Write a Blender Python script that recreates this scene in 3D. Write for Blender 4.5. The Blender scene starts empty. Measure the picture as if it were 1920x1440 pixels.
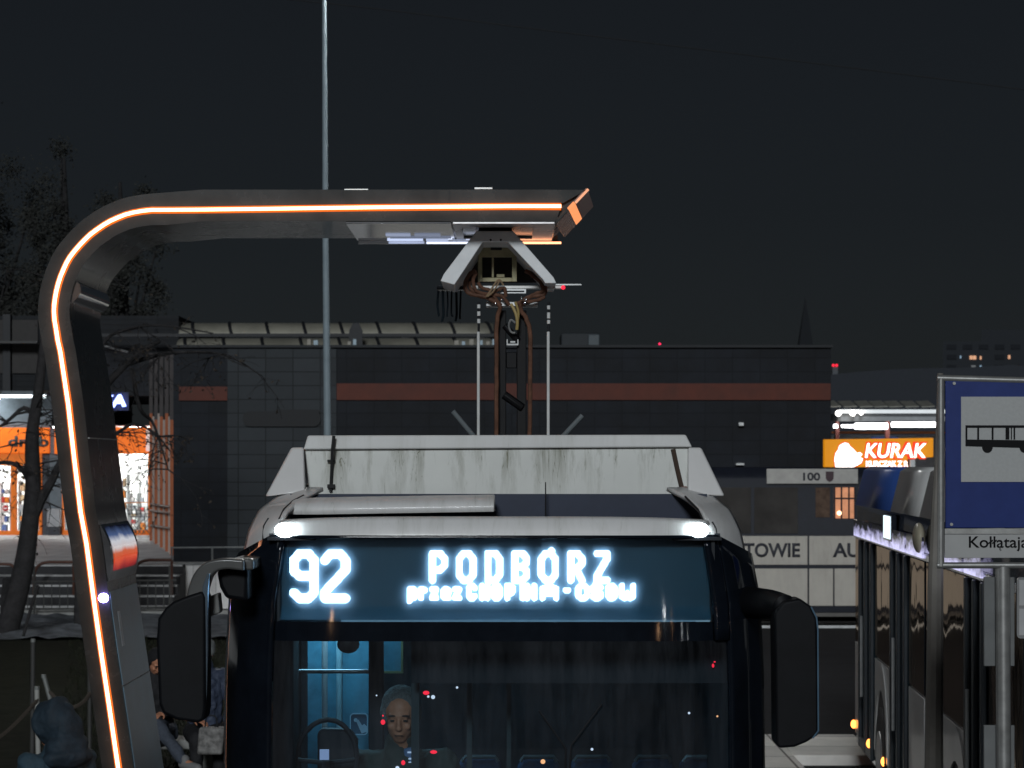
import bpy, bmesh, math, random
from mathutils import Vector, Matrix
R = math.radians
random.seed(7)
scene = bpy.context.scene
col = scene.collection

# ------------------------------------------------------------------ camera
CAM_H = 3.2
F = 4836.0            # focal length in pixels of the 1920 px wide photograph
cam = bpy.data.cameras.new('camera')
cam_o = bpy.data.objects.new('camera', cam)
col.objects.link(cam_o)
cam_o.location = (0, 0, CAM_H)
cam_o.rotation_euler = (R(90), 0, 0)
cam.sensor_width = 36.0
cam.lens = 36.0 * F / 1920.0
cam.shift_y = 150.0 / 1920.0
cam.clip_start = 0.1
cam.clip_end = 3000
cam.dof.use_dof = True
cam.dof.focus_distance = 12.6
cam.dof.aperture_fstop = 9.0
scene.camera = cam_o

# ------------------------------------------------------------------ sky, sun, exposure
SUN_EL, SUN_AZ = R(20), R(-5)      # light comes from behind the camera, a little from the right
world = bpy.data.worlds.new('World')
scene.world = world
world.use_nodes = True
wn, wl = world.node_tree.nodes, world.node_tree.links
bg = wn['Background']
sky = wn.new('ShaderNodeTexSky')
sky.sky_type = 'NISHITA'
sky.sun_disc = False
sky.sun_elevation = SUN_EL
sky.sun_rotation = math.pi - SUN_AZ
sky.air_density = 1.0
sky.dust_density = 0.4
hsv = wn.new('ShaderNodeHueSaturation')
hsv.inputs['Saturation'].default_value = 0.30
wl.new(sky.outputs[0], hsv.inputs['Color'])
tint = wn.new('ShaderNodeMix'); tint.data_type = 'RGBA'; tint.blend_type = 'MULTIPLY'
tint.inputs[0].default_value = 1.0
tint.inputs[7].default_value = (0.86, 0.99, 1.17, 1)
wl.new(hsv.outputs[0], tint.inputs[6])
wl.new(tint.outputs[2], bg.inputs['Color'])
bg.inputs['Strength'].default_value = 0.0016
sun = bpy.data.lights.new('sun', 'SUN')
sun.energy = 1.5
sun.angle = R(9)
sun.color = (0.90, 0.96, 1.0)
sun_o = bpy.data.objects.new('sun', sun)
col.objects.link(sun_o)
sun_o.location = (4, -6, 12)
sun_dir = Vector((math.sin(SUN_AZ) * math.cos(SUN_EL), -math.cos(SUN_AZ) * math.cos(SUN_EL), math.sin(SUN_EL)))
sun_o.rotation_euler = sun_dir.to_track_quat('Z', 'Y').to_euler()
scene.view_settings.view_transform = 'Standard'
scene.view_settings.look = 'None'
scene.view_settings.exposure = 0
scene.view_settings.gamma = 1
scene.cycles.use_denoising = True
scene.cycles.sample_clamp_indirect = 2.0
scene.cycles.blur_glossy = 0.5
scene.cycles.max_bounces = 8
scene.cycles.transparent_max_bounces = 12

# ------------------------------------------------------------------ helpers
def X(px, d): return (px - 960.0) * d / F
def Z(py, d): return CAM_H + (870.0 - py) * d / F
def P(px, py, d): return Vector((X(px, d), d, Z(py, d)))
def XZ(pts, d): return [(X(a, d), Z(b, d)) for a, b in pts]

WM = {}
def thing(name, label, cat, loc=(0, 0, 0), rotz=0.0, group=None):
    o = bpy.data.objects.new(name, None)
    col.objects.link(o)
    o.location = loc
    o.rotation_euler = (0, 0, rotz)
    o.empty_display_size = 0.2
    WM[o.name] = Matrix.Translation(Vector(loc)) @ Matrix.Rotation(rotz, 4, 'Z')
    o['label'] = label
    o['category'] = cat
    if group: o['group'] = group
    return o

def tag(o, label=None, cat=None, group=None, kind=None):
    if label: o['label'] = label
    if cat: o['category'] = cat
    if group: o['group'] = group
    if kind: o['kind'] = kind
    return o

def link_mesh(name, me, parent=None, local=False):
    o = bpy.data.objects.new(name, me)
    col.objects.link(o)
    if parent is not None:
        o.parent = parent
        if local:
            WM[o.name] = WM[parent.name]
        else:
            o.matrix_parent_inverse = WM[parent.name].inverted()
            WM[o.name] = Matrix.Identity(4)
    else:
        vs = me.vertices
        n = len(vs)
        b = Vector((sum(v.co.x for v in vs) / n, sum(v.co.y for v in vs) / n, min(v.co.z for v in vs)))
        me.transform(Matrix.Translation(-b))
        o.location = b
        WM[o.name] = Matrix.Translation(b)
    return o

def children(o): return [c for c in bpy.data.objects if c.parent == o]
def copy_tree(o, parent=None):
    c = o.copy()
    col.objects.link(c)
    if parent is not None: c.parent = parent
    for ch in children(o): copy_tree(ch, c)
    return c

class MB:
    def __init__(s): s.v = []; s.f = []
    def add(s, vs, fs):
        b = len(s.v)
        s.v.extend(tuple(v) for v in vs)
        s.f.extend([tuple(b + i for i in f) for f in fs])
        return s
    def box(s, x0, x1, y0, y1, z0, z1):
        return s.add([(x0, y0, z0), (x1, y0, z0), (x1, y1, z0), (x0, y1, z0), (x0, y0, z1), (x1, y0, z1), (x1, y1, z1), (x0, y1, z1)],
                     [(0, 3, 2, 1), (4, 5, 6, 7), (0, 1, 5, 4), (1, 2, 6, 5), (2, 3, 7, 6), (3, 0, 4, 7)])
    def prism_y(s, poly, y0, y1):
        n = len(poly)
        vs = [(x, y0, z) for x, z in poly] + [(x, y1, z) for x, z in poly]
        fs = [tuple(range(n)), tuple(range(2 * n - 1, n - 1, -1))] + [(i, (i + 1) % n, n + (i + 1) % n, n + i) for i in range(n)]
        return s.add(vs, fs)
    def prism_x(s, poly, x0, x1):
        n = len(poly)
        vs = [(x0, y, z) for y, z in poly] + [(x1, y, z) for y, z in poly]
        fs = [tuple(range(n)), tuple(range(2 * n - 1, n - 1, -1))] + [(i, (i + 1) % n, n + (i + 1) % n, n + i) for i in range(n)]
        return s.add(vs, fs)
    def prism_z(s, poly, z0, z1):
        n = len(poly)
        vs = [(x, y, z0) for x, y in poly] + [(x, y, z1) for x, y in poly]
        fs = [tuple(range(n)), tuple(range(2 * n - 1, n - 1, -1))] + [(i, (i + 1) % n, n + (i + 1) % n, n + i) for i in range(n)]
        return s.add(vs, fs)
    def strip_y(s, outer, inner, y0, y1):
        """band between two equally long (x, z) polylines, extruded in y"""
        n = len(outer)
        vs = []
        for i in range(n):
            vs += [(outer[i][0], y0, outer[i][1]), (inner[i][0], y0, inner[i][1]), (inner[i][0], y1, inner[i][1]), (outer[i][0], y1, outer[i][1])]
        fs = []
        for i in range(n - 1):
            a, b = 4 * i, 4 * i + 4
            for k in range(4): fs.append((a + k, a + (k + 1) % 4, b + (k + 1) % 4, b + k))
        fs += [(0, 1, 2, 3), (4 * n - 1, 4 * n - 2, 4 * n - 3, 4 * n - 4)]
        return s.add(vs, fs)
    def tube(s, pts, r, n=8):
        pts = [Vector(p) for p in pts]
        m = len(pts)
        rs = r if isinstance(r, (list, tuple)) else [r] * m
        ref = Vector((0, 0, 1))
        t0 = (pts[1] - pts[0]).normalized()
        if abs(t0.dot(ref)) > 0.9: ref = Vector((1, 0, 0))
        u = t0.cross(ref).normalized()
        vs = []
        for i in range(m):
            t = (pts[min(i + 1, m - 1)] - pts[max(i - 1, 0)])
            if t.length < 1e-9: t = t0.copy()
            t.normalize()
            u = (u - t * u.dot(t))
            if u.length < 1e-6: u = t.orthogonal()
            u.normalize()
            w = t.cross(u)
            for k in range(n):
                a = 2 * math.pi * k / n
                vs.append(pts[i] + (u * math.cos(a) + w * math.sin(a)) * rs[i])
        fs = []
        for i in range(m - 1):
            for k in range(n):
                fs.append((i * n + k, i * n + (k + 1) % n, (i + 1) * n + (k + 1) % n, (i + 1) * n + k))
        fs.append(tuple(range(n - 1, -1, -1)))
        fs.append(tuple(range((m - 1) * n, m * n)))
        return s.add(vs, fs)
    def ball(s, c, r, n=12, m=8, rot=None):
        if not isinstance(r, (list, tuple)): r = (r, r, r)
        c = Vector(c)
        vs = []
        def q(v):
            v = Vector(v)
            if rot is not None: v = rot @ v
            return c + v
        vs.append(q((0, 0, r[2])))
        for i in range(1, m):
            th = math.pi * i / m
            for k in range(n):
                a = 2 * math.pi * k / n
                vs.append(q((r[0] * math.sin(th) * math.cos(a), r[1] * math.sin(th) * math.sin(a), r[2] * math.cos(th))))
        vs.append(q((0, 0, -r[2])))
        fs = [(0, 1 + k, 1 + (k + 1) % n) for k in range(n)]
        for i in range(m - 2):
            for k in range(n):
                a = 1 + i * n
                fs.append((a + k, a + n + k, a + n + (k + 1) % n, a + (k + 1) % n))
        L = len(vs) - 1
        a = 1 + (m - 2) * n
        fs += [(a + k, L, a + (k + 1) % n) for k in range(n)]
        return s.add(vs, fs)
    def disc_y(s, cx, cz, r, y0, y1, n=20):
        return s.prism_y([(cx + r * math.cos(2 * math.pi * k / n), cz + r * math.sin(2 * math.pi * k / n)) for k in range(n)], y0, y1)
    def grid(s, rows):
        """rows of equally many points -> sheet"""
        n = len(rows[0])
        vs = [p for r in rows for p in r]
        fs = [(i * n + k, i * n + k + 1, (i + 1) * n + k + 1, (i + 1) * n + k) for i in range(len(rows) - 1) for k in range(n - 1)]
        return s.add(vs, fs)
    def mesh(s, name, m=None):
        me = bpy.data.meshes.new(name)
        me.from_pydata(s.v, [], s.f)
        bm = bmesh.new(); bm.from_mesh(me)
        bmesh.ops.recalc_face_normals(bm, faces=bm.faces)
        bm.to_mesh(me); bm.free()
        if m is not None: me.materials.append(m)
        return me
    def build(s, name, m, parent=None, smooth=False, bevel=0.0, seg=2, solid=0.0, local=False, angle=40):
        me = s.mesh(name, m)
        if smooth or bevel:
            for p in me.polygons: p.use_smooth = True
            if not smooth or smooth != 'all':
                me.set_sharp_from_angle(angle=R(angle))
        o = link_mesh(name, me, parent, local)
        if solid:
            md = o.modifiers.new('thickness', 'SOLIDIFY'); md.thickness = solid; md.offset = -1
        if bevel:
            md = o.modifiers.new('edges', 'BEVEL'); md.width = bevel; md.segments = seg; md.limit_method = 'ANGLE'; md.angle_limit = R(35)
            md.harden_normals = False
        return o

def wob(pts, k=5, amp=0.0):
    """Catmull-Rom through the points"""
    pts = [Vector(p) for p in pts]
    out = []
    for i in range(len(pts) - 1):
        p0, p1, p2, p3 = pts[max(i - 1, 0)], pts[i], pts[i + 1], pts[min(i + 2, len(pts) - 1)]
        for j in range(k):
            t = j / k
            out.append(0.5 * ((2 * p1) + (p2 - p0) * t + (2 * p0 - 5 * p1 + 4 * p2 - p3) * t * t + (3 * p1 - p0 - 3 * p2 + p3) * t ** 3))
    out.append(pts[-1])
    if amp: out = [p + Vector((random.uniform(-amp, amp), 0, random.uniform(-amp, amp))) for p in out]
    return out

def rounded(x0, x1, z0, z1, r, n=5):
    pts = []
    for cx, cz, a0 in ((x1 - r, z1 - r, 0), (x0 + r, z1 - r, 90), (x0 + r, z0 + r, 180), (x1 - r, z0 + r, 270)):
        for k in range(n + 1):
            a = R(a0 + 90.0 * k / n)
            pts.append((cx + r * math.cos(a), cz + r * math.sin(a)))
    return pts

# ------------------------------------------------------------------ materials
MATS = {}
def mat(name, base, rough=0.5, metal=0.0, spec=0.25, var=0.12, vscale=6.0, bump=0.0, bscale=40.0, coat=0.0, emit=None, estr=0.0, rvar=0.1):
    if name in MATS: return MATS[name]
    m = bpy.data.materials.new(name)
    m.use_nodes = True
    n, l = m.node_tree.nodes, m.node_tree.links
    b = n['Principled BSDF']
    b.inputs['Metallic'].default_value = metal
    b.inputs['Specular IOR Level'].default_value = spec
    b.inputs['Coat Weight'].default_value = coat
    b.inputs['Coat Roughness'].default_value = 0.08
    tc = n.new('ShaderNodeTexCoord')
    nz = n.new('ShaderNodeTexNoise')
    nz.inputs['Scale'].default_value = vscale
    nz.inputs['Detail'].default_value = 5
    nz.inputs['Roughness'].default_value = 0.65
    l.new(tc.outputs['Object'], nz.inputs['Vector'])
    mx = n.new('ShaderNodeMix'); mx.data_type = 'RGBA'
    lo = [c * (1 - var) for c in base]; hi = [min(1, c * (1 + var)) for c in base]
    mx.inputs[6].default_value = (*lo, 1); mx.inputs[7].default_value = (*hi, 1)
    mr = n.new('ShaderNodeMapRange')
    mr.inputs[1].default_value = 0.3; mr.inputs[2].default_value = 0.7
    l.new(nz.outputs[0], mr.inputs[0])
    l.new(mr.outputs[0], mx.inputs[0])
    l.new(mx.outputs[2], b.inputs['Base Color'])
    rr = n.new('ShaderNodeMapRange')
    rr.inputs[3].default_value = max(0.02, rough - rvar * rough); rr.inputs[4].default_value = min(1, rough + rvar * rough)
    l.new(nz.outputs[0], rr.inputs[0])
    l.new(rr.outputs[0], b.inputs['Roughness'])
    if bump:
        n2 = n.new('ShaderNodeTexNoise'); n2.inputs['Scale'].default_value = bscale; n2.inputs['Detail'].default_value = 4
        l.new(tc.outputs['Object'], n2.inputs['Vector'])
        bp = n.new('ShaderNodeBump'); bp.inputs['Strength'].default_value = bump; bp.inputs['Distance'].default_value = 0.02
        l.new(n2.outputs[0], bp.inputs['Height'])
        l.new(bp.outputs[0], b.inputs['Normal'])
    if emit:
        b.inputs['Emission Color'].default_value = (*emit, 1)
        b.inputs['Emission Strength'].default_value = estr
    MATS[name] = m
    return m

def emis(name, c, s):
    return mat(name, (0.02, 0.02, 0.02), 0.6, emit=c, estr=s)

def glass(name, tint=(0.75, 0.85, 0.9), refl=1.0, rough=0.02, op=0.0):
    """thin pane: tinted see-through with fresnel mirror on top"""
    if name in MATS: return MATS[name]
    m = bpy.data.materials.new(name); m.use_nodes = True
    n, l = m.node_tree.nodes, m.node_tree.links
    n.remove(n['Principled BSDF'])
    out = n['Material Output']
    t = n.new('ShaderNodeBsdfTransparent'); t.inputs[0].default_value = (*tint, 1)
    g = n.new('ShaderNodeBsdfGlossy'); g.inputs['Roughness'].default_value = rough
    fr = n.new('ShaderNodeFresnel'); fr.inputs[0].default_value = 1.5
    mu = n.new('ShaderNodeMath'); mu.operation = 'MULTIPLY'; mu.inputs[1].default_value = refl
    mu.use_clamp = True
    ms = n.new('ShaderNodeMixShader')
    l.new(fr.outputs[0], mu.inputs[0]); l.new(mu.outputs[0], ms.inputs[0])
    l.new(t.outputs[0], ms.inputs[1]); l.new(g.outputs[0], ms.inputs[2])
    l.new(ms.outputs[0], out.inputs[0])
    MATS[name] = m
    return m

def brick_mat(name, base, joint, w, h, plane='xz', rough=0.6, mortar=0.012, var=0.1, offset=0.0, spec=0.15, bumps=0.3):
    if name in MATS: return MATS[name]
    m = mat(name, base, rough, spec=spec, var=var, vscale=1.2)
    n, l = m.node_tree.nodes, m.node_tree.links
    b = n['Principled BSDF']
    src = b.inputs['Base Color'].links[0].from_socket
    tc = n.new('ShaderNodeTexCoord')
    sp = n.new('ShaderNodeSeparateXYZ'); cb = n.new('ShaderNodeCombineXYZ')
    l.new(tc.outputs['Object'], sp.inputs[0])
    a = {'x': 0, 'y': 1, 'z': 2}
    l.new(sp.outputs[a[plane[0]]], cb.inputs[0]); l.new(sp.outputs[a[plane[1]]], cb.inputs[1])
    br = n.new('ShaderNodeTexBrick')
    br.offset = offset; br.inputs['Scale'].default_value = 1.0
    br.inputs['Brick Width'].default_value = w; br.inputs['Row Height'].default_value = h
    br.inputs['Mortar Size'].default_value = mortar; br.inputs['Mortar Smooth'].default_value = 0.3
    br.inputs['Color1'].default_value = (0.82, 0.82, 0.82, 1); br.inputs['Color2'].default_value = (1.1, 1.1, 1.1, 1)
    br.inputs['Mortar'].default_value = (*joint, 1)
    l.new(cb.outputs[0], br.inputs[0])
    mx = n.new('ShaderNodeMix'); mx.data_type = 'RGBA'; mx.blend_type = 'MULTIPLY'
    mx.inputs[0].default_value = 1
    l.new(src, mx.inputs[6]); l.new(br.outputs[0], mx.inputs[7])
    l.new(mx.outputs[2], b.inputs['Base Color'])
    if bumps:
        bp = n.new('ShaderNodeBump'); bp.inputs['Strength'].default_value = bumps; bp.inputs['Distance'].default_value = 0.01; bp.invert = True
        l.new(br.outputs['Fac'], bp.inputs['Height']); l.new(bp.outputs[0], b.inputs['Normal'])
    return m

def streak_mat(name, base, dirt, rough=0.35, amount=1.0, ztop=3.28, zlow=3.05, coat=0.0):
    """painted panel with rain streaks running down from its top edge (real dirt on the panel)"""
    m = mat(name, base, rough, var=0.05, vscale=3, coat=coat)
    n, l = m.node_tree.nodes, m.node_tree.links
    b = n['Principled BSDF']
    src = b.inputs['Base Color'].links[0].from_socket
    tc = n.new('ShaderNodeTexCoord')
    mp = n.new('ShaderNodeMapping'); mp.inputs['Scale'].default_value = (4.6, 1, 0.8)
    l.new(tc.outputs['Object'], mp.inputs['Vector'])
    nz = n.new('ShaderNodeTexNoise'); nz.inputs['Scale'].default_value = 2.2; nz.inputs['Detail'].default_value = 8; nz.inputs['Roughness'].default_value = 0.7
    nz.inputs['Distortion'].default_value = 0.3
    l.new(mp.outputs[0], nz.inputs['Vector'])
    r1 = n.new('ShaderNodeMapRange'); r1.inputs[1].default_value = 0.46; r1.inputs[2].default_value = 0.78
    l.new(nz.outputs[0], r1.inputs[0])
    sp = n.new('ShaderNodeSeparateXYZ'); l.new(tc.outputs['Object'], sp.inputs[0])
    r2 = n.new('ShaderNodeMapRange'); r2.inputs[1].default_value = zlow; r2.inputs[2].default_value = ztop
    r2.inputs[3].default_value = 0.25; r2.inputs[4].default_value = 1.0
    l.new(sp.outputs[2], r2.inputs[0])
    mu = n.new('ShaderNodeMath'); mu.operation = 'MULTIPLY'; l.new(r1.outputs[0], mu.inputs[0]); l.new(r2.outputs[0], mu.inputs[1])
    # thin wavering dribble lines
    mp2 = n.new('ShaderNodeMapping'); mp2.inputs['Scale'].default_value = (16, 1, 1.6)
    l.new(tc.outputs['Object'], mp2.inputs['Vector'])
    vz = n.new('ShaderNodeTexNoise'); vz.inputs['Scale'].default_value = 1.3; vz.inputs['Detail'].default_value = 3; vz.inputs['Distortion'].default_value = 0.8
    l.new(mp2.outputs[0], vz.inputs['Vector'])
    ab = n.new('ShaderNodeMath'); ab.operation = 'SUBTRACT'; ab.inputs[1].default_value = 0.5; l.new(vz.outputs[0], ab.inputs[0])
    ab2 = n.new('ShaderNodeMath'); ab2.operation = 'ABSOLUTE'; l.new(ab.outputs[0], ab2.inputs[0])
    r3 = n.new('ShaderNodeMapRange'); r3.inputs[1].default_value = 0.010; r3.inputs[2].default_value = 0.002; r3.inputs[4].default_value = 1.6
    l.new(ab2.outputs[0], r3.inputs[0])
    mu3 = n.new('ShaderNodeMath'); mu3.operation = 'MULTIPLY'; l.new(r3.outputs[0], mu3.inputs[0]); l.new(mu.outputs[0], mu3.inputs[1])
    ad = n.new('ShaderNodeMath'); ad.operation = 'ADD'; l.new(mu.outputs[0], ad.inputs[0]); l.new(mu3.outputs[0], ad.inputs[1])
    am = n.new('ShaderNodeMath'); am.operation = 'MULTIPLY'; am.inputs[1].default_value = amount; am.use_clamp = True
    l.new(ad.outputs[0], am.inputs[0])
    mx = n.new('ShaderNodeMix'); mx.data_type = 'RGBA'
    mx.inputs[7].default_value = (*dirt, 1)
    l.new(am.outputs[0], mx.inputs[0]); l.new(src, mx.inputs[6])
    l.new(mx.outputs[2], b.inputs['Base Color'])
    return m

M_white = mat('white_paint', (0.70, 0.69, 0.68), 0.28, var=0.06, vscale=2.5, coat=0.4)
M_cap = streak_mat('white_cap_paint', (0.64, 0.635, 0.63), (0.30, 0.30, 0.25), 0.40, 0.5, 3.1, 2.6, coat=0.12)
M_fair = streak_mat('dirty_white_paint', (0.66, 0.67, 0.64), (0.14, 0.14, 0.085), 0.4, 1.25, 3.29, 3.03)
M_mask = mat('gloss_black', (0.005, 0.007, 0.011), 0.07, var=0.3, coat=0.15, rvar=.5)
M_blackplastic = mat('black_plastic', (0.016, 0.017, 0.020), 0.5, var=0.25, bump=0.05)
M_rubber = mat('rubber', (0.025, 0.025, 0.026), 0.75)
M_darkgrey = mat('dark_grey_metal', (0.055, 0.055, 0.053), 0.38, metal=0.0, coat=0.15)
M_arm = mat('charging_arm_paint', (0.022, 0.023, 0.022), 0.26, var=0.35, vscale=3.5, coat=0.2, rvar=.35)
M_armglow = mat('arm_lower_plate', (0.13, 0.20, 0.25), 0.3, var=0.2, vscale=4, metal=0.3)
M_steel = mat('galvanised_steel', (0.42, 0.43, 0.43), 0.42, metal=0.7, var=0.15, vscale=9)
M_polish = mat('polished_steel', (0.70, 0.70, 0.72), 0.12, metal=1.0, var=0.1, vscale=3)
M_chrome = mat('chrome', (0.8, 0.8, 0.82), 0.05, metal=1.0, var=0.02)
M_led = emis('amber_light_core', (1.0, 0.44, 0.24), 6.0)
M_ledside = mat('amber_light_edge', (0.06, 0.012, 0.001), 0.5, emit=(1.0, 0.16, 0.004), estr=1.0)
M_ledtext = emis('display_diodes', (0.42, 0.70, 1.0), 6.0)
M_lampwhite = emis('white_marker_lens', (0.8, 0.95, 1.0), 14.0)
M_amberlamp = emis('amber_marker_lens', (1.0, 0.3, 0.05), 5.0)
M_redlampglint = emis('red_lamp', (1.0, 0.02, 0.05), 1.6)

# ------------------------------------------------------------------ lettering
def text_mesh(s, box, d, thick=0.02, bold=0.0, shear=0.0, name='lettering', m=None, parent=None, curve_off=None, fn=None):
    """letters fitted to a rectangle (x0, x1, z0, z1) standing at depth d, facing the camera side"""
    cu = bpy.data.curves.new('text_source', 'FONT')
    cu.body = s; cu.offset = bold; cu.shear = shear; cu.resolution_u = 4
    o = bpy.data.objects.new('text_source', cu)
    col.objects.link(o)
    me = bpy.data.meshes.new_from_object(o.evaluated_get(bpy.context.evaluated_depsgraph_get()))
    bpy.data.objects.remove(o); bpy.data.curves.remove(cu)
    bm = bmesh.new(); bm.from_mesh(me)
    bmesh.ops.remove_doubles(bm, verts=bm.verts, dist=1e-5)
    xs = [v.co.x for v in bm.verts]; ys = [v.co.y for v in bm.verts]
    x0, x1, z0, z1 = box
    sx = (x1 - x0) / (max(xs) - min(xs)); sy = (z1 - z0) / (max(ys) - min(ys))
    mx, my = min(xs), min(ys)
    for v in bm.verts:
        v.co = Vector((x0 + (v.co.x - mx) * sx, d, z0 + (v.co.y - my) * sy))
    r = bmesh.ops.extrude_face_region(bm, geom=bm.faces[:])
    for g in r['geom']:
        if isinstance(g, bmesh.types.BMVert): g.co.y += thick
    if fn:
        for v in bm.verts: v.co = fn(v.co)
    bmesh.ops.recalc_face_normals(bm, faces=bm.faces)
    bm.to_mesh(me); bm.free()
    me.materials.clear()
    if m: me.materials.append(m)
    me.name = name
    return link_mesh(name, me, parent)

def dots(strokes, width, d, cell, name, m, parent, thick=0.004):
    """lit diode field: strokes in photo pixels, thickened, rasterised to cells, merged row by row"""
    pts = [p for s in strokes for p in s]
    x0 = min(p[0] for p in pts) - width; x1 = max(p[0] for p in pts) + width
    y0 = min(p[1] for p in pts) - width; y1 = max(p[1] for p in pts) + width
    nx, ny = int((x1 - x0) / cell) + 1, int((y1 - y0) / cell) + 1
    on = [[False] * nx for _ in range(ny)]
    hw = width / 2.0
    for s in strokes:
        for a, b in zip(s[:-1], s[1:]):
            dx, dy = b[0] - a[0], b[1] - a[1]
            L2 = dx * dx + dy * dy or 1e-9
            i0 = max(0, int((min(a[0], b[0]) - hw - x0) / cell)); i1 = min(nx, int((max(a[0], b[0]) + hw - x0) / cell) + 2)
            j0 = max(0, int((min(a[1], b[1]) - hw - y0) / cell)); j1 = min(ny, int((max(a[1], b[1]) + hw - y0) / cell) + 2)
            for j in range(j0, j1):
                cy = y0 + (j + .5) * cell
                for i in range(i0, i1):
                    cx = x0 + (i + .5) * cell
                    t = max(0, min(1, ((cx - a[0]) * dx + (cy - a[1]) * dy) / L2))
                    ex, ey = a[0] + t * dx - cx, a[1] + t * dy - cy
                    if ex * ex + ey * ey <= hw * hw: on[j][i] = True
    mb = MB()
    for j in range(ny):
        i = 0
        while i < nx:
            if on[j][i]:
                k = i
                while k < nx and on[j][k]: k += 1
                xa, xb = X(x0 + i * cell, d), X(x0 + k * cell, d)
                za, zb = Z(y0 + (j + 1) * cell, d), Z(y0 + j * cell, d)
                mb.add([(xa, d, za), (xb, d, za), (xb, d, zb), (xa, d, zb)], [(0, 1, 2, 3)])
                i = k
            else: i += 1
    return mb.build(name, m, parent)

def glyph(ch, x0, x1, y0, y1):
    """octagonal diode letters as polylines in the rectangle"""
    def q(u, v): return (x0 + u * (x1 - x0), y0 + v * (y1 - y0))
    c = 0.3
    G = {
        '9': [[(1, .5), (.28, .5), (0, .38), (0, .14), (.28, 0), (.72, 0), (1, .14), (1, .86), (.72, 1), (.28, 1), (0, .88)]],
        '2': [[(0, .14), (.28, 0), (.72, 0), (1, .14), (1, .36), (0, .86), (0, 1), (1, 1)]],
        'P': [[(0, 1), (0, 0), (.62, 0), (1, .2), (1, .42), (.62, .62), (0, .62)]],
        'O': [[(.3, 0), (.7, 0), (1, .2), (1, .8), (.7, 1), (.3, 1), (0, .8), (0, .2), (.3, 0)]],
        'D': [[(0, 0), (.65, 0), (1, .22), (1, .78), (.65, 1), (0, 1), (0, 0)]],
        'B': [[(0, 0), (.68, 0), (1, .16), (1, .34), (.7, .5), (1, .66), (1, .84), (.68, 1), (0, 1), (0, 0)], [(0, .5), (.7, .5)]],
        'R': [[(0, 1), (0, 0), (.62, 0), (1, .18), (1, .38), (.62, .54), (0, .54)], [(.45, .54), (1, 1)]],
        'Z': [[(0, 0), (1, 0), (1, .2), (0, .82), (0, 1), (1, 1)]],
        'C': [[(1, .18), (.7, 0), (.3, 0), (0, .2), (0, .8), (.3, 1), (.7, 1), (1, .82)]],
        'H': [[(0, 0), (0, 1)], [(1, 0), (1, 1)], [(0, .5), (1, .5)]],
        'I': [[(.5, 0), (.5, 1)]],
        'N': [[(0, 1), (0, 0), (1, 1), (1, 0)]],
        'A': [[(0, 1), (0, .25), (.5, 0), (1, .25), (1, 1)], [(0, .6), (1, .6)]],
        'S': [[(1, .12), (.7, 0), (.3, 0), (0, .15), (0, .35), (1, .62), (1, .86), (.7, 1), (.3, 1), (0, .86)]],
        'W': [[(0, 0), (0, .85), (.25, 1), (.5, .6), (.75, 1), (1, .85), (1, 0)]],
        'p': [[(0, 1.35), (0, 0), (.7, 0), (1, .25), (1, .75), (.7, 1), (0, 1)]],
        'r': [[(0, 1), (0, 0)], [(0, .3), (.5, 0), (1, .1)]],
        'z': [[(0, 0), (1, 0), (0, 1), (1, 1)]],
        'e': [[(1, .5), (0, .5), (0, .2), (.3, 0), (.7, 0), (1, .2), (1, .5)], [(0, .5), (0, .8), (.3, 1), (1, 1)]],
    }
    return [[q(u, v) for u, v in s] for s in G[ch]]

# ------------------------------------------------------------------ ground
M_asphalt = mat('asphalt', (0.021, 0.021, 0.023), 0.85, spec=.08, var=0.3, vscale=1.5, bump=0.3, bscale=60)
M_paving = brick_mat('paving_slabs', (0.70, 0.68, 0.64), (0.22, 0.21, 0.2), 1.0, 1.0, 'xy', 0.6, 0.015, 0.2)
M_plaza = brick_mat('plaza_slabs', (0.62, 0.61, 0.60), (0.6, 0.6, 0.6), 0.5, 0.5, 'xy', 0.55, 0.01, 0.15)
M_grass = mat('grass_soil', (0.015, 0.016, 0.012), 0.95, spec=.05, var=0.5, vscale=3, bump=0.6, bscale=18)
M_gravel = mat('pale_gravel', (0.10, 0.108, 0.12), 0.85, var=0.75, vscale=2.2, bump=0.9, bscale=9)
M_concrete = mat('concrete', (0.24, 0.24, 0.23), 0.75, var=0.25, vscale=3, bump=0.2, bscale=30)

g = MB(); g.box(-700, 700, -60, 1400, -0.5, 0.0)
tag(g.build('ground', M_asphalt), kind='structure')
g = MB(); g.box(1.75, 2.98, 18.5, 29.4, 0.0, 0.12); g.box(2.98, 3.9, 27.3, 29.4, 0.0, 0.12)
tag(g.build('pavement', M_paving, bevel=0.015), kind='structure')
g = MB(); g.box(-14, -2.6, 17.0, 46.4, 0.0, 0.03)
tag(g.build('grass_verge', M_grass), kind='structure')
g = MB()
rows = []
for j in range(15):
    y = 46.4 + j * 7.3 / 14
    rows.append([(-14.5 + i * 0.22, y, 0.035 + random.uniform(0, 0.09)) for i in range(54)])
g.grid(rows)
tag(g.build('gravel_strip', M_gravel, smooth='all'), kind='structure')
g = MB(); g.box(-16, -2.6, 53.6, 54.3, 0.0, 0.16)
tag(g.build('kerb', M_concrete, bevel=0.02), kind='structure')
g = MB(); g.box(-60, 7.0, 56.62, 95, 0.0, 1.0)
tag(g.build('plaza', M_plaza), kind='structure')
# tram rails
g = MB()
for y in (50.3, 51.7): g.box(-40, 40, y, y + 0.07, 0.0, 0.05)
tag(g.build('tram_track', M_steel), kind='structure')

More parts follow.
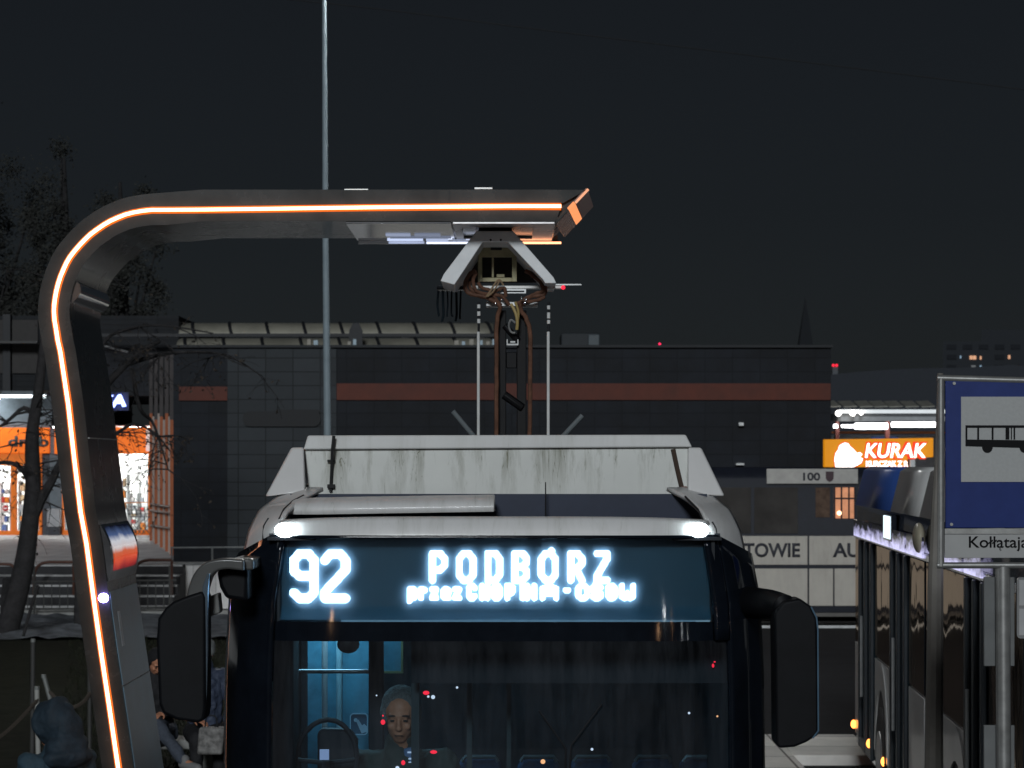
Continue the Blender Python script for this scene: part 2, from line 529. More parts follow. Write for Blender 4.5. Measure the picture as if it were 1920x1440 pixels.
# grass blades: one mass nobody could count
g = MB()
for k in range(9000):
    y = 17.2 + 29.0 * random.random() ** 0.8
    x = random.uniform(-0.165 * y - 0.3, -2.65)
    h = random.uniform(0.05, 0.16); a = random.uniform(0, 6.28); w = 0.012
    dx, dy = math.cos(a) * w, math.sin(a) * w
    lx, ly = random.uniform(-.05, .05), random.uniform(-.05, .05)
    g.add([(x - dx, y - dy, 0.02), (x + dx, y + dy, 0.02), (x + lx, y + ly, h)], [(0, 1, 2)])
M_blade = mat('grass_blades', (0.018, 0.020, 0.013), 0.9, spec=.05, var=0.5, vscale=2)
tag(g.build('grass', M_blade), 'dark short grass on the verge behind the hooded person', 'grass', kind='stuff')

# ------------------------------------------------------------------ main bus
BX = X(926, 12.0)
PROF = [(0.30, 1.27), (1.4, 1.275), (2.2, 1.27), (2.55, 1.255), (2.77, 1.215), (2.87, 1.195), (2.98, 1.15), (3.04, 1.085), (3.09, 0.98)]
def hw(z):
    for (a, wa), (b, wb) in zip(PROF[:-1], PROF[1:]):
        if z <= b:
            t = max(0, (z - a) / (b - a)); return wa + t * (wb - wa)
    return PROF[-1][1]
def lean(z):
    t = max(0.0, (z - 1.2) / 1.7)
    v = 0.09 * t * t
    if z > 2.88: v += 0.9 * ((z - 2.88) / 0.2) ** 2 * 0.6
    return v
def fy(f, z): return 12.0 + 0.40 * abs(f) ** 9 + lean(z)
def fp(f, z, off=0.0): return Vector((BX + f * hw(z), fy(f, z) - off, z))
def patch(mb, f0, f1, zlo, zhi, nf=24, nz=8, off=0.0):
    rows = []
    for j in range(nz + 1):
        r = []
        for i in range(nf + 1):
            f = f0 + (f1 - f0) * i / nf
            a = zlo(f) if callable(zlo) else zlo
            b = zhi(f) if callable(zhi) else zhi
            r.append(fp(f, a + (b - a) * j / nz, off))
        rows.append(r)
    mb.grid(rows)
    return mb

bus = thing('electric_bus', 'white electric bus with lit 92 route display, facing us under the charging arm', 'bus', (BX, 18.0, 0))
def masktop(f): return 2.862 - 0.10 * max(0.0, (abs(f) - 0.86) / 0.14)
G0, G1, GZ0, GZ1 = -0.815, 0.865, 1.02, 2.372
m = MB()
FA, FB, ZA, ZB = -0.815, 0.815, Z(1166, 12.06), Z(1011, 12.07)
patch(m, FA, FB, ZB, masktop, 50, 2)
patch(m, -1, FA, 1.02, masktop, 14, 24)
patch(m, FB, G1, GZ1, masktop, 6, 9)
patch(m, G1, 1, 1.02, masktop, 14, 24)
m.build('front_mask', M_mask, bus, smooth=True, solid=0.03)
m = MB(); patch(m, FA, FB, GZ1, ZA, 50, 3); m.build('mask_rail', M_mask, bus, smooth='all')
m = MB()
patch(m, -1, 1, 0.32, 1.02, 40, 8)
M_busblue = mat('blue_bus_paint', (0.03, 0.09, 0.32), 0.3, coat=0.5, var=0.08)
m.build('front_panel', M_busblue, bus, smooth=True, solid=0.03)
m = MB(); patch(m, G0, G1, GZ0, GZ1, 30, 12)
M_wind = glass('windscreen_glass', (0.60, 0.72, 0.78), 0.9, 0.015)
wn_, wl2_ = M_wind.node_tree.nodes, M_wind.node_tree.links
w_old = wn_['Material Output'].inputs[0].links[0].from_socket
w_df = wn_.new('ShaderNodeBsdfDiffuse'); w_df.inputs[0].default_value = (.45, .48, .55, 1)
w_tc = wn_.new('ShaderNodeTexCoord'); w_mp = wn_.new('ShaderNodeMapping'); w_mp.inputs['Scale'].default_value = (7, 7, 1.1); w_mp.inputs['Rotation'].default_value = (0, R(8), 0)
w_nz = wn_.new('ShaderNodeTexNoise'); w_nz.inputs['Scale'].default_value = 1.6; w_nz.inputs['Detail'].default_value = 7; w_nz.inputs['Roughness'].default_value = .7
w_mr = wn_.new('ShaderNodeMapRange'); w_mr.inputs[1].default_value = .35; w_mr.inputs[2].default_value = .8; w_mr.inputs[3].default_value = .006; w_mr.inputs[4].default_value = .06
w_ms = wn_.new('ShaderNodeMixShader')
wl2_.new(w_tc.outputs['Object'], w_mp.inputs[0]); wl2_.new(w_mp.outputs[0], w_nz.inputs['Vector']); wl2_.new(w_nz.outputs[0], w_mr.inputs[0]); wl2_.new(w_mr.outputs[0], w_ms.inputs[0])
wl2_.new(w_old, w_ms.inputs[1]); wl2_.new(w_df.outputs[0], w_ms.inputs[2]); wl2_.new(w_ms.outputs[0], wn_['Material Output'].inputs[0])
m.build('windscreen', M_wind, bus, smooth='all')
# body shell: sides and roof behind the front
m = MB()
ring = []
for z, w in PROF: ring.append((BX - w, z))
for z, w in reversed(PROF): ring.append((BX + w, z))
ya, yb = 12.395, 24.0
n = len(ring)
def yfront(i):
    z = ring[i][1]
    return 12.40 + lean(z)
vs = [(x, yfront(i), z) for i, (x, z) in enumerate(ring)] + [(x, yb, z) for x, z in ring]
m.add(vs, [(i, i + 1, n + i + 1, n + i) for i in range(n - 1)] + [tuple(range(n, 2 * n))])
m.build('body', M_cap, bus, smooth=True, solid=0.03)
m = MB(); m.box(BX - 1.22, BX + 1.22, 12.5, 23.9, 0.30, 0.38)
m.build('floor', M_blackplastic, bus)
# side windows and doors
M_sideglass = mat('tinted_side_glass', (0.010, 0.014, 0.018), 0.05, var=0.1)
for sx in (-1, 1):
    for k in range(6):
        y0 = 13.0 + k * 1.75
        m = MB()
        xo = BX + sx * 1.278; xt = BX + sx * 1.262
        m.add([(xo, y0, 1.15), (xo, y0 + 1.62, 1.15), (xt, y0 + 1.62, 2.5), (xt, y0, 2.5)], [(0, 1, 2, 3)])
        m.build('window', M_sideglass, bus, solid=-0.006)
# wheels
def wheel(parent, x, y, side):
    t = MB(); t.prism_x([(y + 0.48 * math.cos(k * math.pi / 16), 0.48 + 0.48 * math.sin(k * math.pi / 16)) for k in range(32)], x - 0.14, x + 0.14)
    w = t.build('wheel', M_rubber, parent, bevel=0.03)
    t = MB(); t.prism_x([(y + 0.27 * math.cos(k * math.pi / 12), 0.48 + 0.27 * math.sin(k * math.pi / 12)) for k in range(24)], x + side * 0.14 - 0.02, x + side * 0.14 + 0.02)
    t.build('rim', M_steel, w, bevel=0.015)
for sx in (-1, 1):
    for y in (14.9, 21.0): wheel(bus, BX + sx * 1.14, y, sx)
# headlights low on the front panel
for sx in (-1, 1):
    m = MB(); m.ball(fp(sx * 0.80, 0.62, 0.01), (0.16, 0.05, 0.09), 16, 10)
    m.build('headlight', M_chrome, bus, smooth='all')

# white roof cap lip
m = MB()
rows = []
prof = [(2.862, 0.004), (2.866, -0.010), (2.885, -0.006), (2.910, 0.002), (2.932, 0.012), (2.944, 0.022), (2.951, 0.040), (2.953, 0.07), (2.952, 0.13), (2.948, 0.24)]
for dz, dy in prof:
    r = []
    for i in range(61):
        f = -0.868 + 1.736 * i / 60
        fz = dz - 0.030 * abs(f) ** 4 * (1 if dz > 2.88 else 0.0)
        r.append(Vector((BX + f * hw(fz), 12.0 + 0.0835 + 0.40 * abs(f) ** 9 + dy, fz)))
    rows.append(r)
m.grid(rows)
m.build('roof_lip', M_cap, bus, smooth=True, solid=0.015)
# white shoulders at both corners
for sx in (-1, 1):
    m = MB()
    f0, f1 = 0.86, 1.0
    rows = []
    for j in range(13):
        r = []
        for i in range(11):
            f = f0 + (f1 - f0) * i / 10
            zlo = masktop(f) + 0.004
            z = zlo + (3.085 - zlo) * j / 12
            p = fp(f, z, 0.012)
            r.append(Vector((BX + sx * (p.x - BX), p.y, p.z)))
        rows.append(r)
    m.grid(rows)
    m.build('roof_shoulder', M_cap, bus, smooth=True, solid=0.02)
# recess behind the lip
m = MB(); m.box(X(545, 12.75), X(1325, 12.75), 12.72, 12.78, 2.90, 3.052)
m.build('roof_recess', mat('navy_recess', (0.022, 0.030, 0.055), 0.4), bus)
# rolled cover on the left half of the recess
m = MB()
sec = []
for k in range(17):
    a = R(200 - 220 * k / 16)
    sec.append((0.15 * math.cos(a), 0.060 * math.sin(a)))
xs = [X(500, 12.5), X(530, 12.5), X(560, 12.5), X(600, 12.5), X(700, 12.5), X(850, 12.5), X(926, 12.5), X(928, 12.5)]
dyy = [0.10, 0.04, 0.015, 0.0, 0, 0, 0.0, 0.006]; sc = [0.5, 0.8, 0.94, 1, 1, 1, 1, .9]
rows = []
for x, dy, s_ in zip(xs, dyy, sc):
    rows.append([(x, 12.52 + dy + a * s_, 2.974 + b * s_ + (0.018 * (x - xs[0]) / (xs[-1] - xs[0]))) for a, b in sec])
m.grid(rows)
m.add([rows[-1][k] for k in range(17)], [tuple(range(17))])
m.build('roof_roll_cover', M_cap, bus, smooth=True, angle=50)
# fairing above: panel, lid, side fins
m = MB(); m.prism_y(XZ([(580, 930), (572, 843), (1290, 839), (1293, 928)], 13.0), 13.0, 14.0)
fair = m.build('roof_fairing', M_fair, bus, bevel=0.006)
m = MB()
m.prism_y(XZ([(569, 843), (577, 816.5), (1286, 815), (1298, 838.5)], 12.97), 12.97, 14.03)
m.build('lid', streak_mat('lid_paint', (0.68, 0.68, 0.67), (0.3, 0.3, 0.24), 0.35, 0.4, 3.4, 3.2), fair, bevel=0.008)
m = MB(); m.tube([P(626, 817, 12.925), P(623, 845, 12.925), P(622, 880, 12.985), P(620, 922, 12.985)], 0.008, 8)
m.box(X(614, 12.985), X(628, 12.985), 12.97, 13.0, Z(866, 12.985), Z(862, 12.985))
m.box(X(614, 12.985), X(628, 12.985), 12.97, 13.0, Z(915, 12.985), Z(908, 12.985))
m.build('strap', M_rubber, fair, smooth=True)
m = MB(); m.tube([P(1262, 842, 12.99), P(1270, 880, 12.99), P(1281, 926, 12.99)], 0.012, 8)
m.build('seam_seal', mat('brown_sealant', (0.06, 0.04, 0.03), 0.7), fair, smooth=True)
m = MB(); m.box(X(1278, 12.96), X(1287, 12.96), 12.93, 12.99, Z(926, 12.96), Z(912, 12.96))
m.build('latch', mat('red_brown_latch', (0.16, 0.05, 0.03), 0.6), fair)
m = MB()
m.add([P(497, 931, 12.86), P(546, 839, 12.95), P(569, 839, 12.93), P(572, 922, 12.80), P(505, 930, 12.80),
       P(508, 930, 13.9), P(556, 839, 13.9), P(580, 839, 13.9), P(584, 924, 13.9)],
      [(0, 1, 2, 3, 4), (5, 8, 7, 6), (0, 5, 6, 1), (1, 6, 7, 2), (2, 7, 8, 3), (3, 8, 5, 4), (0, 4, 5)])
m.build('roof_fin', M_white, bus, bevel=0.012, seg=3)
m = MB()
m.add([P(1359, 930, 12.86), P(1315, 839, 12.95), P(1290, 839, 12.94), P(1290, 927, 12.82),
       P(1340, 930, 13.9), P(1298, 839, 13.9), P(1280, 839, 13.9), P(1276, 926, 13.9)],
      [(0, 3, 2, 1), (4, 5, 6, 7), (0, 1, 5, 4), (1, 2, 6, 5), (2, 3, 7, 6), (3, 0, 4, 7)])
m.build('roof_fin', M_white, bus, bevel=0.012, seg=3)
m = MB(); m.tube([P(1023, 972, 12.6), P(1023, 940, 12.6), P(1023, 904, 12.6)], [0.005, 0.004, 0.003], 6)
m.build('antenna', M_blackplastic, bus)
# marker lamps
for px, py in ((533, 996), (1311, 996)):
    m = MB(); c = P(px, py, 12.06)
    m.ball((c.x, c.y + 0.050, c.z + 0.004), (0.050, 0.040, 0.036), 18, 10)
    m.build('marker_lamp', M_lampwhite, bus, smooth='all')
# panel gaps in the cap
for a in ([(497, 1012), (497, 985), (504, 972)], [(527, 972), (532, 955), (545, 940), (562, 930)], [(1340, 1010), (1338, 990), (1332, 978)], [(1318, 985), (1308, 955), (1290, 932)]):
    m = MB()
    pts = []
    for px, py in a:
        z = Z(py, 12.35); f = (X(px, 12.35) - BX) / hw(z)
        pts.append(fp(f, z, 0.014))
    m.tube(pts, 0.005, 6)
    m.build('panel_gap', M_rubber, bus)

# destination display
DD = 12.150
mdisp = mat('display_backing', (0.006, 0.060, 0.102), 0.4, var=0.15)
n_, l_ = mdisp.node_tree.nodes, mdisp.node_tree.links
b_ = n_['Principled BSDF']
src = b_.inputs['Base Color'].links[0].from_socket
tc = n_.new('ShaderNodeTexCoord'); mp = n_.new('ShaderNodeMapping'); mp.inputs['Rotation'].default_value = (R(90), 0, 0)
br = n_.new('ShaderNodeTexBrick'); br.offset = 0; br.inputs['Scale'].default_value = 1
br.inputs['Brick Width'].default_value = 0.0135; br.inputs['Row Height'].default_value = 0.0135; br.inputs['Mortar Size'].default_value = 0.0032
br.inputs['Color1'].default_value = (1.25, 1.25, 1.25, 1); br.inputs['Color2'].default_value = (1.0, 1.05, 1.05, 1); br.inputs['Mortar'].default_value = (0.35, 0.35, 0.35, 1)
l_.new(tc.outputs['Object'], mp.inputs[0]); l_.new(mp.outputs[0], br.inputs[0])
mx = n_.new('ShaderNodeMix'); mx.data_type = 'RGBA'; mx.blend_type = 'MULTIPLY'; mx.inputs[0].default_value = 1
l_.new(src, mx.inputs[6]); l_.new(br.outputs[0], mx.inputs[7]); l_.new(mx.outputs[2], b_.inputs['Base Color'])
disp_t = MB(); disp_t.box(X(528, 12.17), X(1331, 12.17), 12.17, 12.19, Z(1138, 12.17), Z(1026, 12.17))
disp = disp_t.build('destination_display', mdisp, bus)
m = MB()
m.box(X(505, 12.2), X(1350, 12.2), 12.191, 12.21, Z(1172, 12.2), Z(1000, 12.2))
m.box(X(505, 12.2), X(1350, 12.2), 12.10, 12.19, Z(1012, 12.2), Z(1006, 12.2))
m.box(X(522, 12.2), X(527.5, 12.2), 12.13, 12.19, Z(1166, 12.2), Z(1012.5, 12.2))
m.box(X(1332, 12.2), X(1338, 12.2), 12.13, 12.19, Z(1166, 12.2), Z(1012.5, 12.2))
m.build('display_case', mat('display_case_black', (.008, .011, .016), .4), disp)
m = MB()
xa, xb = X(528, 12.17), X(1331, 12.17)
m.add([(xa, 12.168, Z(1138.2, 12.17)), (xb, 12.168, Z(1138.2, 12.17)), (xb, 12.105, Z(1163, 12.1)), (xa, 12.105, Z(1163, 12.1))], [(0, 1, 2, 3)])
m.build('display_tray', mat('display_tray_blue', (0.014, 0.052, 0.085), 0.5, var=.3), disp, solid=.004)
m = MB(); m.box(X(640, 12.1), X(1331, 12.1), 12.08, 12.104, Z(1165.5, 12.1), Z(1162.5, 12.1))
m.build('display_sill', mat('blue_grey_trim', (0.20, 0.36, 0.48), 0.4), disp)
M_dglass = bpy.data.materials.new('display_glass_pane'); M_dglass.use_nodes = True
dn, dl = M_dglass.node_tree.nodes, M_dglass.node_tree.links
dn.remove(dn['Principled BSDF'])
dt = dn.new('ShaderNodeBsdfTransparent'); dt.inputs[0].default_value = (.93, .96, .97, 1)
drf = dn.new('ShaderNodeBsdfRefraction'); drf.inputs['IOR'].default_value = 1.45; drf.inputs['Roughness'].default_value = .80; drf.inputs[0].default_value = (.75, .9, 1, 1)
dm1 = dn.new('ShaderNodeMixShader'); dm1.inputs[0].default_value = .30
dl.new(dt.outputs[0], dm1.inputs[1]); dl.new(drf.outputs[0], dm1.inputs[2])
dg = dn.new('ShaderNodeBsdfGlossy'); dg.inputs['Roughness'].default_value = .06
df_ = dn.new('ShaderNodeFresnel'); df_.inputs[0].default_value = 1.45
dm2 = dn.new('ShaderNodeMixShader'); dl.new(df_.outputs[0], dm2.inputs[0]); dl.new(dm1.outputs[0], dm2.inputs[1]); dl.new(dg.outputs[0], dm2.inputs[2])
dl.new(dm2.outputs[0], dn['Material Output'].inputs[0])
m = MB(); patch(m, FA, FB, ZA, ZB, 50, 4)
m.build('display_glass', M_dglass, disp, smooth='all')
CELL = 1.5
st = glyph('9', 551, 589, 1038.5, 1122) + glyph('2', 609, 648, 1038.5, 1122)
dots(st, 17, DD, CELL, 'route_number', M_ledtext, disp)
st = []
for ch, a, b in (('P', 811, 834), ('O', 861, 887), ('D', 915, 937), ('B', 965, 987), ('O', 1015, 1041), ('R', 1070, 1091), ('Z', 1120, 1138)):
    st += glyph(ch, a, b, 1038, 1088)
st += [[(1031, 1038), (1034, 1033)]]
dots(st, 13, DD, CELL, 'destination_text', M_ledtext, disp)
st = []
for ch, a, b in (('p', 768, 779), ('r', 789, 797), ('z', 810, 818), ('e', 831, 841), ('z', 853, 861)):
    st += glyph(ch, a, b, 1105, 1121)
w = 11
for ch, a, b in (('C', 879, 890), ('H', 904, 914), ('O', 925, 937), ('P', 951, 962), ('I', 976, 984), ('N', 988, 1002), ('A', 1017, 1043),
                 ('O', 1084, 1101), ('S', 1112, 1126), ('O', 1140, 1153), ('W', 1166, 1187)):
    st += glyph(ch, a, b, 1098.5, 1121.5)
st += [[(1061, 1107), (1065, 1107)], [(1117, 1094), (1120, 1092)]]
dots(st, w, DD, CELL, 'via_text', M_ledtext, disp)

# wing mirrors
M_mirr = mat('mirror_housing', (0.0055, 0.006, 0.0075), 0.5, var=0.3, spec=.12)
d = 11.72
m = MB()
poly = [(310, 1140), (325, 1128), (352, 1117), (380, 1108), (386, 1120), (386, 1330), (383, 1350), (372, 1356), (330, 1350), (305, 1338), (298, 1320), (293, 1200), (296, 1160)]
m.prism_y(XZ(poly, d), d, d + 0.22)
mir = m.build('wing_mirror', M_mirr, bus, bevel=0.03, seg=4)
m = MB()
oo = wob([P(a, b, d) for a, b in ((345, 1185), (346, 1140), (349, 1108), (359, 1080), (375, 1060), (395, 1051), (420, 1048), (455, 1050))], 5)
ii = wob([P(a, b, d) for a, b in ((379, 1185), (380, 1150), (382, 1125), (387, 1100), (394, 1082), (405, 1072), (425, 1068), (455, 1072))], 5)
m.strip_y([(v.x, v.z) for v in oo], [(v.x, v.z) for v in ii], d + 0.05, d + 0.19)
m.box(X(425, d), X(470, d), d + 0.12, d + 0.7, Z(1071, d), Z(1050, d))
m.build('mirror_arm', mat('mirror_arm_paint', (0.075, 0.076, 0.074), 0.3, coat=0.3), mir, smooth=True, bevel=.02, seg=4, angle=50)
m = MB(); m.prism_y(XZ([(398, 1072), (458, 1066), (458, 1132), (416, 1126), (404, 1104)], d), d + .16, d + .55); m.build('mirror_hinge', M_mirr, mir, bevel=.02, seg=3)
m = MB(); m.prism_y(XZ([(389, 1120), (408, 1112), (412, 1150), (390, 1158)], 11.9), 11.9, 12.05)
m.build('mirror_bracket', M_concrete, mir, bevel=0.01)
m = MB(); m.tube([P(391, 1076, d + 0.03), P(386, 1100, d + 0.02), P(385, 1140, d + 0.02), P(386, 1220, d + 0.02), P(385.5, 1300, d + 0.02), P(384, 1340, d + 0.02)], [0.006, 0.015, 0.014, 0.010, 0.006, 0.003], 8)
m.build('mirror_edge_trim', mat('bright_trim', (0.35, 0.45, 0.55), 0.2, metal=0.8), mir, smooth=True)  # pale tube painted in for the lit housing edge
m = MB()
poly = [(1452, 1150), (1470, 1128), (1500, 1122), (1520, 1136), (1532, 1160), (1534, 1250), (1535, 1378), (1512, 1392), (1490, 1401), (1462, 1403), (1455, 1396), (1454, 1250)]
m.prism_y(XZ(poly, d), d, d + 0.22)
mir2 = m.build('wing_mirror', M_mirr, bus, bevel=0.03, seg=4)
m = MB()
pts = [P(1395, 1128, d + 0.6), P(1425, 1132, d + 0.45), P(1448, 1134, d + 0.25), P(1470, 1138, d + 0.1), P(1480, 1160, d + 0.1)]
m.tube(pts, [0.075, 0.075, 0.07, 0.06, 0.05], 12)
m.build('mirror_arm', M_mirr, mir2, smooth=True)
m = MB(); m.tube([P(1521, 1138, d), P(1531, 1158, d), P(1533.5, 1180, d), P(1534.5, 1370, d), P(1524, 1384, d)], 0.004, 6)
m.build('mirror_edge_trim', mat('thin_blue_trim', (0.2, 0.34, 0.48), 0.3, metal=0.6), mir2, smooth=True)  # blue tube painted in for the lit outer edge
# vertical reflections painted as pale tubes on the left pillar and bead on the right corner
for px, r, cc in ((459, .006, 'a'), (479, .008, 'b'), (507, .004, 'a')):
    m = MB(); z0_ = 1.1; pts = []
    for k in range(9):
        z = 1.1 + (Z(1272, 12) - 1.1) * k / 8
        f = (X(px, 12.1) - BX) / hw(z); pts.append(fp(f, z, 0.004))
    m.tube(pts, r, 6)
    m.build('pillar_trim', mat('pillar_trim_' + cc, (0.10, 0.14, 0.17) if cc == 'a' else (0.16, 0.26, 0.38), 0.25, metal=0.5), bus, smooth=True)
m = MB(); pts = [fp(0.992, 1.1 + (Z(1190, 12) - 1.1) * k / 8, 0.01) for k in range(9)]
m.tube(pts, 0.007, 6)
m.build('corner_bead', mat('corner_bead_paint', (0.2, 0.3, 0.4), 0.25, metal=0.5), bus, smooth=True)

# wipers on the glass
for pts in ([(1060, 1440), (1060, 1400), (1010, 1330)], [(1068, 1440), (1070, 1395), (1128, 1318)]):
    m = MB(); q = []
    for px, py in pts:
        z = Z(py, 12.05); f = (X(px, 12.05) - BX) / hw(z); q.append(fp(f, z, 0.03))
    m.tube(q, 0.0055, 6)
    m.build('wiper', M_blackplastic, bus, smooth=True)

# ---- inside the bus
M_cabin = mat('cabin_dark', (0.018, 0.020, 0.026), 0.6)
M_teal = mat('teal_panel', (0.05, 0.17, 0.24), 0.35, var=0.35, vscale=5)
M_pole = mat('grab_rail', (0.55, 0.62, 0.66), 0.25, metal=0.6)
m = MB(); m.box(BX - 1.2, BX + 1.2, 15.6, 15.66, 0.4, 2.75)
m.build('bulkhead', mat('bulkhead_dark', (0.028, 0.036, 0.046), 0.5, var=0.5, vscale=3), bus)
m = MB(); m.box(X(772, 12.5), X(1362, 12.5), 12.45, 12.47, Z(1281, 12.45), 2.40)
m.build('sun_blind', mat('sun_blind_cloth', (0.016, 0.018, 0.023), 0.7), bus)
m = MB(); m.box(BX - 1.215, BX - 1.19, 12.5, 15.6, .4, 2.75); m.build('side_liner', M_cabin, bus)
m = MB(); m.box(BX + 1.19, BX + 1.215, 12.5, 15.6, .4, 2.75); m.build('side_liner', M_cabin, bus)
m = MB(); m.box(BX - 1.12, BX - .98, 12.55, 12.9, .4, 2.6); m.build('front_door_edge', M_cabin, bus, bevel=.02)
m = MB(); m.box(BX - 1.12, BX + 1.12, 12.42, 15.6, 2.44, 2.47)
m.build('ceiling', mat('cabin_ceiling', (0.2, 0.25, 0.28), 0.6), bus)
m = MB(); m.box(X(560, 13.8), X(680, 13.8), 13.35, 14.6, 2.405, 2.435)
m.build('ceiling_lamp', emis('cabin_lamp', (0.42, 0.80, 1.0), 9.0), bus)
m = MB(); m.box(X(722, 13.5), X(752, 13.5), 13.15, 13.4, 2.405, 2.435)
m.build('ceiling_lamp', MATS['cabin_lamp'], bus)
m = MB(); m.box(BX + 0.35, BX + 0.55, 13.1, 15.2, 2.405, 2.435)
m.build('ceiling_lamp', emis('cabin_lamp_dim', (0.42, 0.80, 1.0), 0.7), bus)
d = 13.9
m = MB(); m.box(X(577, d), X(603, d), d, d + .03, 1.0, 2.42); m.box(X(612, d), X(634, d), d + .06, d + .09, 1.0, 2.42)
m.box(X(640, d), X(692, d), d + 0.1, d + .13, 1.0, 2.42)
m.build('door_panel', M_teal, bus)
m = MB(); m.tube([P(609, 1190, 13.6), P(609, 1440, 13.6), P(609, 1500, 13.6)], 0.016, 10); m.build('grab_pole', M_pole, bus, smooth=True)
m = MB(); m.tube([P(636, 1190, 13.7), P(636, 1370, 13.7)], 0.016, 10); m.build('grab_pole', mat('dim_rail', (0.22, 0.36, 0.42), 0.3), bus, smooth=True)
m = MB(); m.tube([P(541, 1259, 13.2), P(691, 1259, 13.2)], 0.011, 10); m.build('grab_bar', M_pole, bus, smooth=True)
d = 13.15
m = MB(); m.box(X(691, d), X(719, d), d, d + .06, 1.0, 2.42)
m.build('cab_post', M_cabin, bus, bevel=.006)
d = 13.5
m = MB(); m.box(X(720, d), X(753, d), d, d + .02, Z(1258, d), Z(1195, d)); part = m.build('cab_window', M_teal, bus)
m = MB(); m.box(X(752, d), X(756, d), d - .02, d + .02, Z(1262, d), Z(1195, d)); m.box(X(719, d), X(752, d), d - .02, d + .02, Z(1262, d), Z(1258, d))
m.build('cab_window_frame', mat('olive_frame', (0.16, 0.17, 0.09), 0.5), part)
m = MB(); m.box(X(771, 12.62), X(786, 12.62), 12.62, 12.66, Z(1460, d), Z(1180, d)); m.box(X(875, 13.2), X(885, 13.2), 13.2, 13.25, 1.2, 2.2)
m.box(X(950, 13.2), X(958, 13.2), 13.2, 13.25, 1.2, 2.2)
m.build('cab_partition', mat('cab_partition_grey', (0.03, 0.045, 0.05), 0.5), bus)
m = MB(); m.ball(P(653, 1208, 12.5), (.055, .03, .045), 14, 8); m.build('interior_mirror', M_blackplastic, bus, smooth='all')
# steering wheel
m = MB(); c = P(612, 1424, 12.75); pts = []
for k in range(25):
    a = 2 * math.pi * k / 24
    pts.append((c.x + 0.15 * math.cos(a), c.y + 0.12 * math.sin(a), c.z + 0.185 * math.sin(a)))
m.tube(pts, 0.013, 8)
m.tube([(c.x - .16, c.y, c.z), (c.x, c.y + .02, c.z - .02), (c.x + .16, c.y, c.z)], 0.012, 8)
m.tube([(c.x, c.y + .02, c.z - .02), (c.x, c.y - .12, c.z - .5)], 0.03, 8)
m.build('steering_wheel', M_cabin, bus, smooth=True)
# dashboard and binnacle
m = MB(); m.prism_x([(12.22, 0.9), (12.22, 1.35), (12.5, 1.55), (12.85, 1.5), (12.9, 0.9)], BX - 1.1, BX + 1.1)
m.build('dashboard', M_cabin, bus, bevel=0.03)
m = MB(); m.prism_y([(X(592, 12.8), 1.4), (X(592, 12.8), Z(1378, 12.8)), (X(600, 12.8), Z(1370, 12.8)), (X(655, 12.8), Z(1372, 12.8)), (X(668, 12.8), Z(1392, 12.8)), (X(668, 12.8), 1.4)], 12.9, 12.98)
m.build('driver_seat_back', M_cabin, bus, bevel=0.02)
m = MB(); m.box(X(600, 12.6), X(617, 12.6), 12.58, 12.6, Z(1424, 12.6), Z(1405, 12.6))
m.build('dash_screen', emis('dash_screen_light', (0.45, 0.6, 1.0), 0.5), bus)
# validator, then glowing dots standing for windscreen reflections
d = 12.95
m = MB(); m.prism_y(XZ([(757, 1404), (780, 1400), (787, 1440), (787, 1480), (760, 1480)], d), d, d + .06)
val = m.build('ticket_validator', mat('validator_blue', (0.10, 0.17, 0.30), 0.4), bus, bevel=.006)
m = MB()
m.box(X(764, d), X(776, d), d - .006, d - .002, Z(1412, d), Z(1409, d)); m.box(X(766, d), X(780, d), d - .006, d - .002, Z(1424, d), Z(1421, d)); m.box(X(766, d), X(780, d), d - .006, d - .002, Z(1430, d), Z(1428, d))
m.build('validator_screen', emis('validator_text', (0.6, 0.75, 1.0), 0.7), val)
for px, py, rx, rz in ((718, 1354, .011, .013), (718, 1342, .004, .005), (799, 1299, .016, .010), (813, 1410, .017, .009), (1337, 1248, .006, .010), (1340, 1241, .005, .004), (756, 1430, .01, .012)):  # red glowing dots put in for lights mirrored in the glass
    m = MB(); c = P(px, py, 12.55 if py > 1260 else 12.42)
    m.ball(c, (rx, 0.006, rz), 10, 6)
    m.build('indicator_lamp', M_redlampglint, bus, smooth='all')
for px, py, r in ((803, 1306, .006), (812, 1307, .010), (857, 1289, .006), (706, 1304, .004), (1110, 1405, .007), (1292, 1337, .006), (1345, 1343, .005), (1018, 1428, .012), (745, 1440, .01)):  # white and amber dots put in for windscreen reflections
    m = MB(); m.ball(P(px, py, 12.9), (r, .006, r), 10, 6)
    m.build('dash_lamp', emis('small_white_lamp', (0.8, 0.85, 1.0), 1.2) if px not in (1345, 1018) else emis('small_amber_lamp', (1, 0.45, 0.2), 1.6), bus, smooth='all')
# hand pictogram plate
d = 13.6
m = MB(); m.prism_y(rounded(X(656, d), X(690, d), Z(1378, d), Z(1337, d), 0.02), d, d + .008)
pl = m.build('pictogram_plate', mat('pictogram_blue', (0.03, 0.09, 0.15), 0.4), bus)
m = MB()
a = rounded(X(656, d), X(690, d), Z(1378, d), Z(1337, d), 0.02); b = rounded(X(658, d), X(688, d), Z(1376, d), Z(1339, d), 0.016)
m.strip_y(a + a[:1], b + b[:1], d - .006, d - .002)
m.disc_y(X(667, d), Z(1350, d), .010, d - .005, d - .002)
m.prism_y(XZ([(668, 1352), (672, 1349), (679, 1360), (683, 1357), (688, 1362), (688, 1372), (678, 1375), (674, 1366)], d), d - .005, d - .002)
m.build('pictogram_mark', mat('pictogram_white', (0.25, 0.42, 0.55), 0.5), pl)
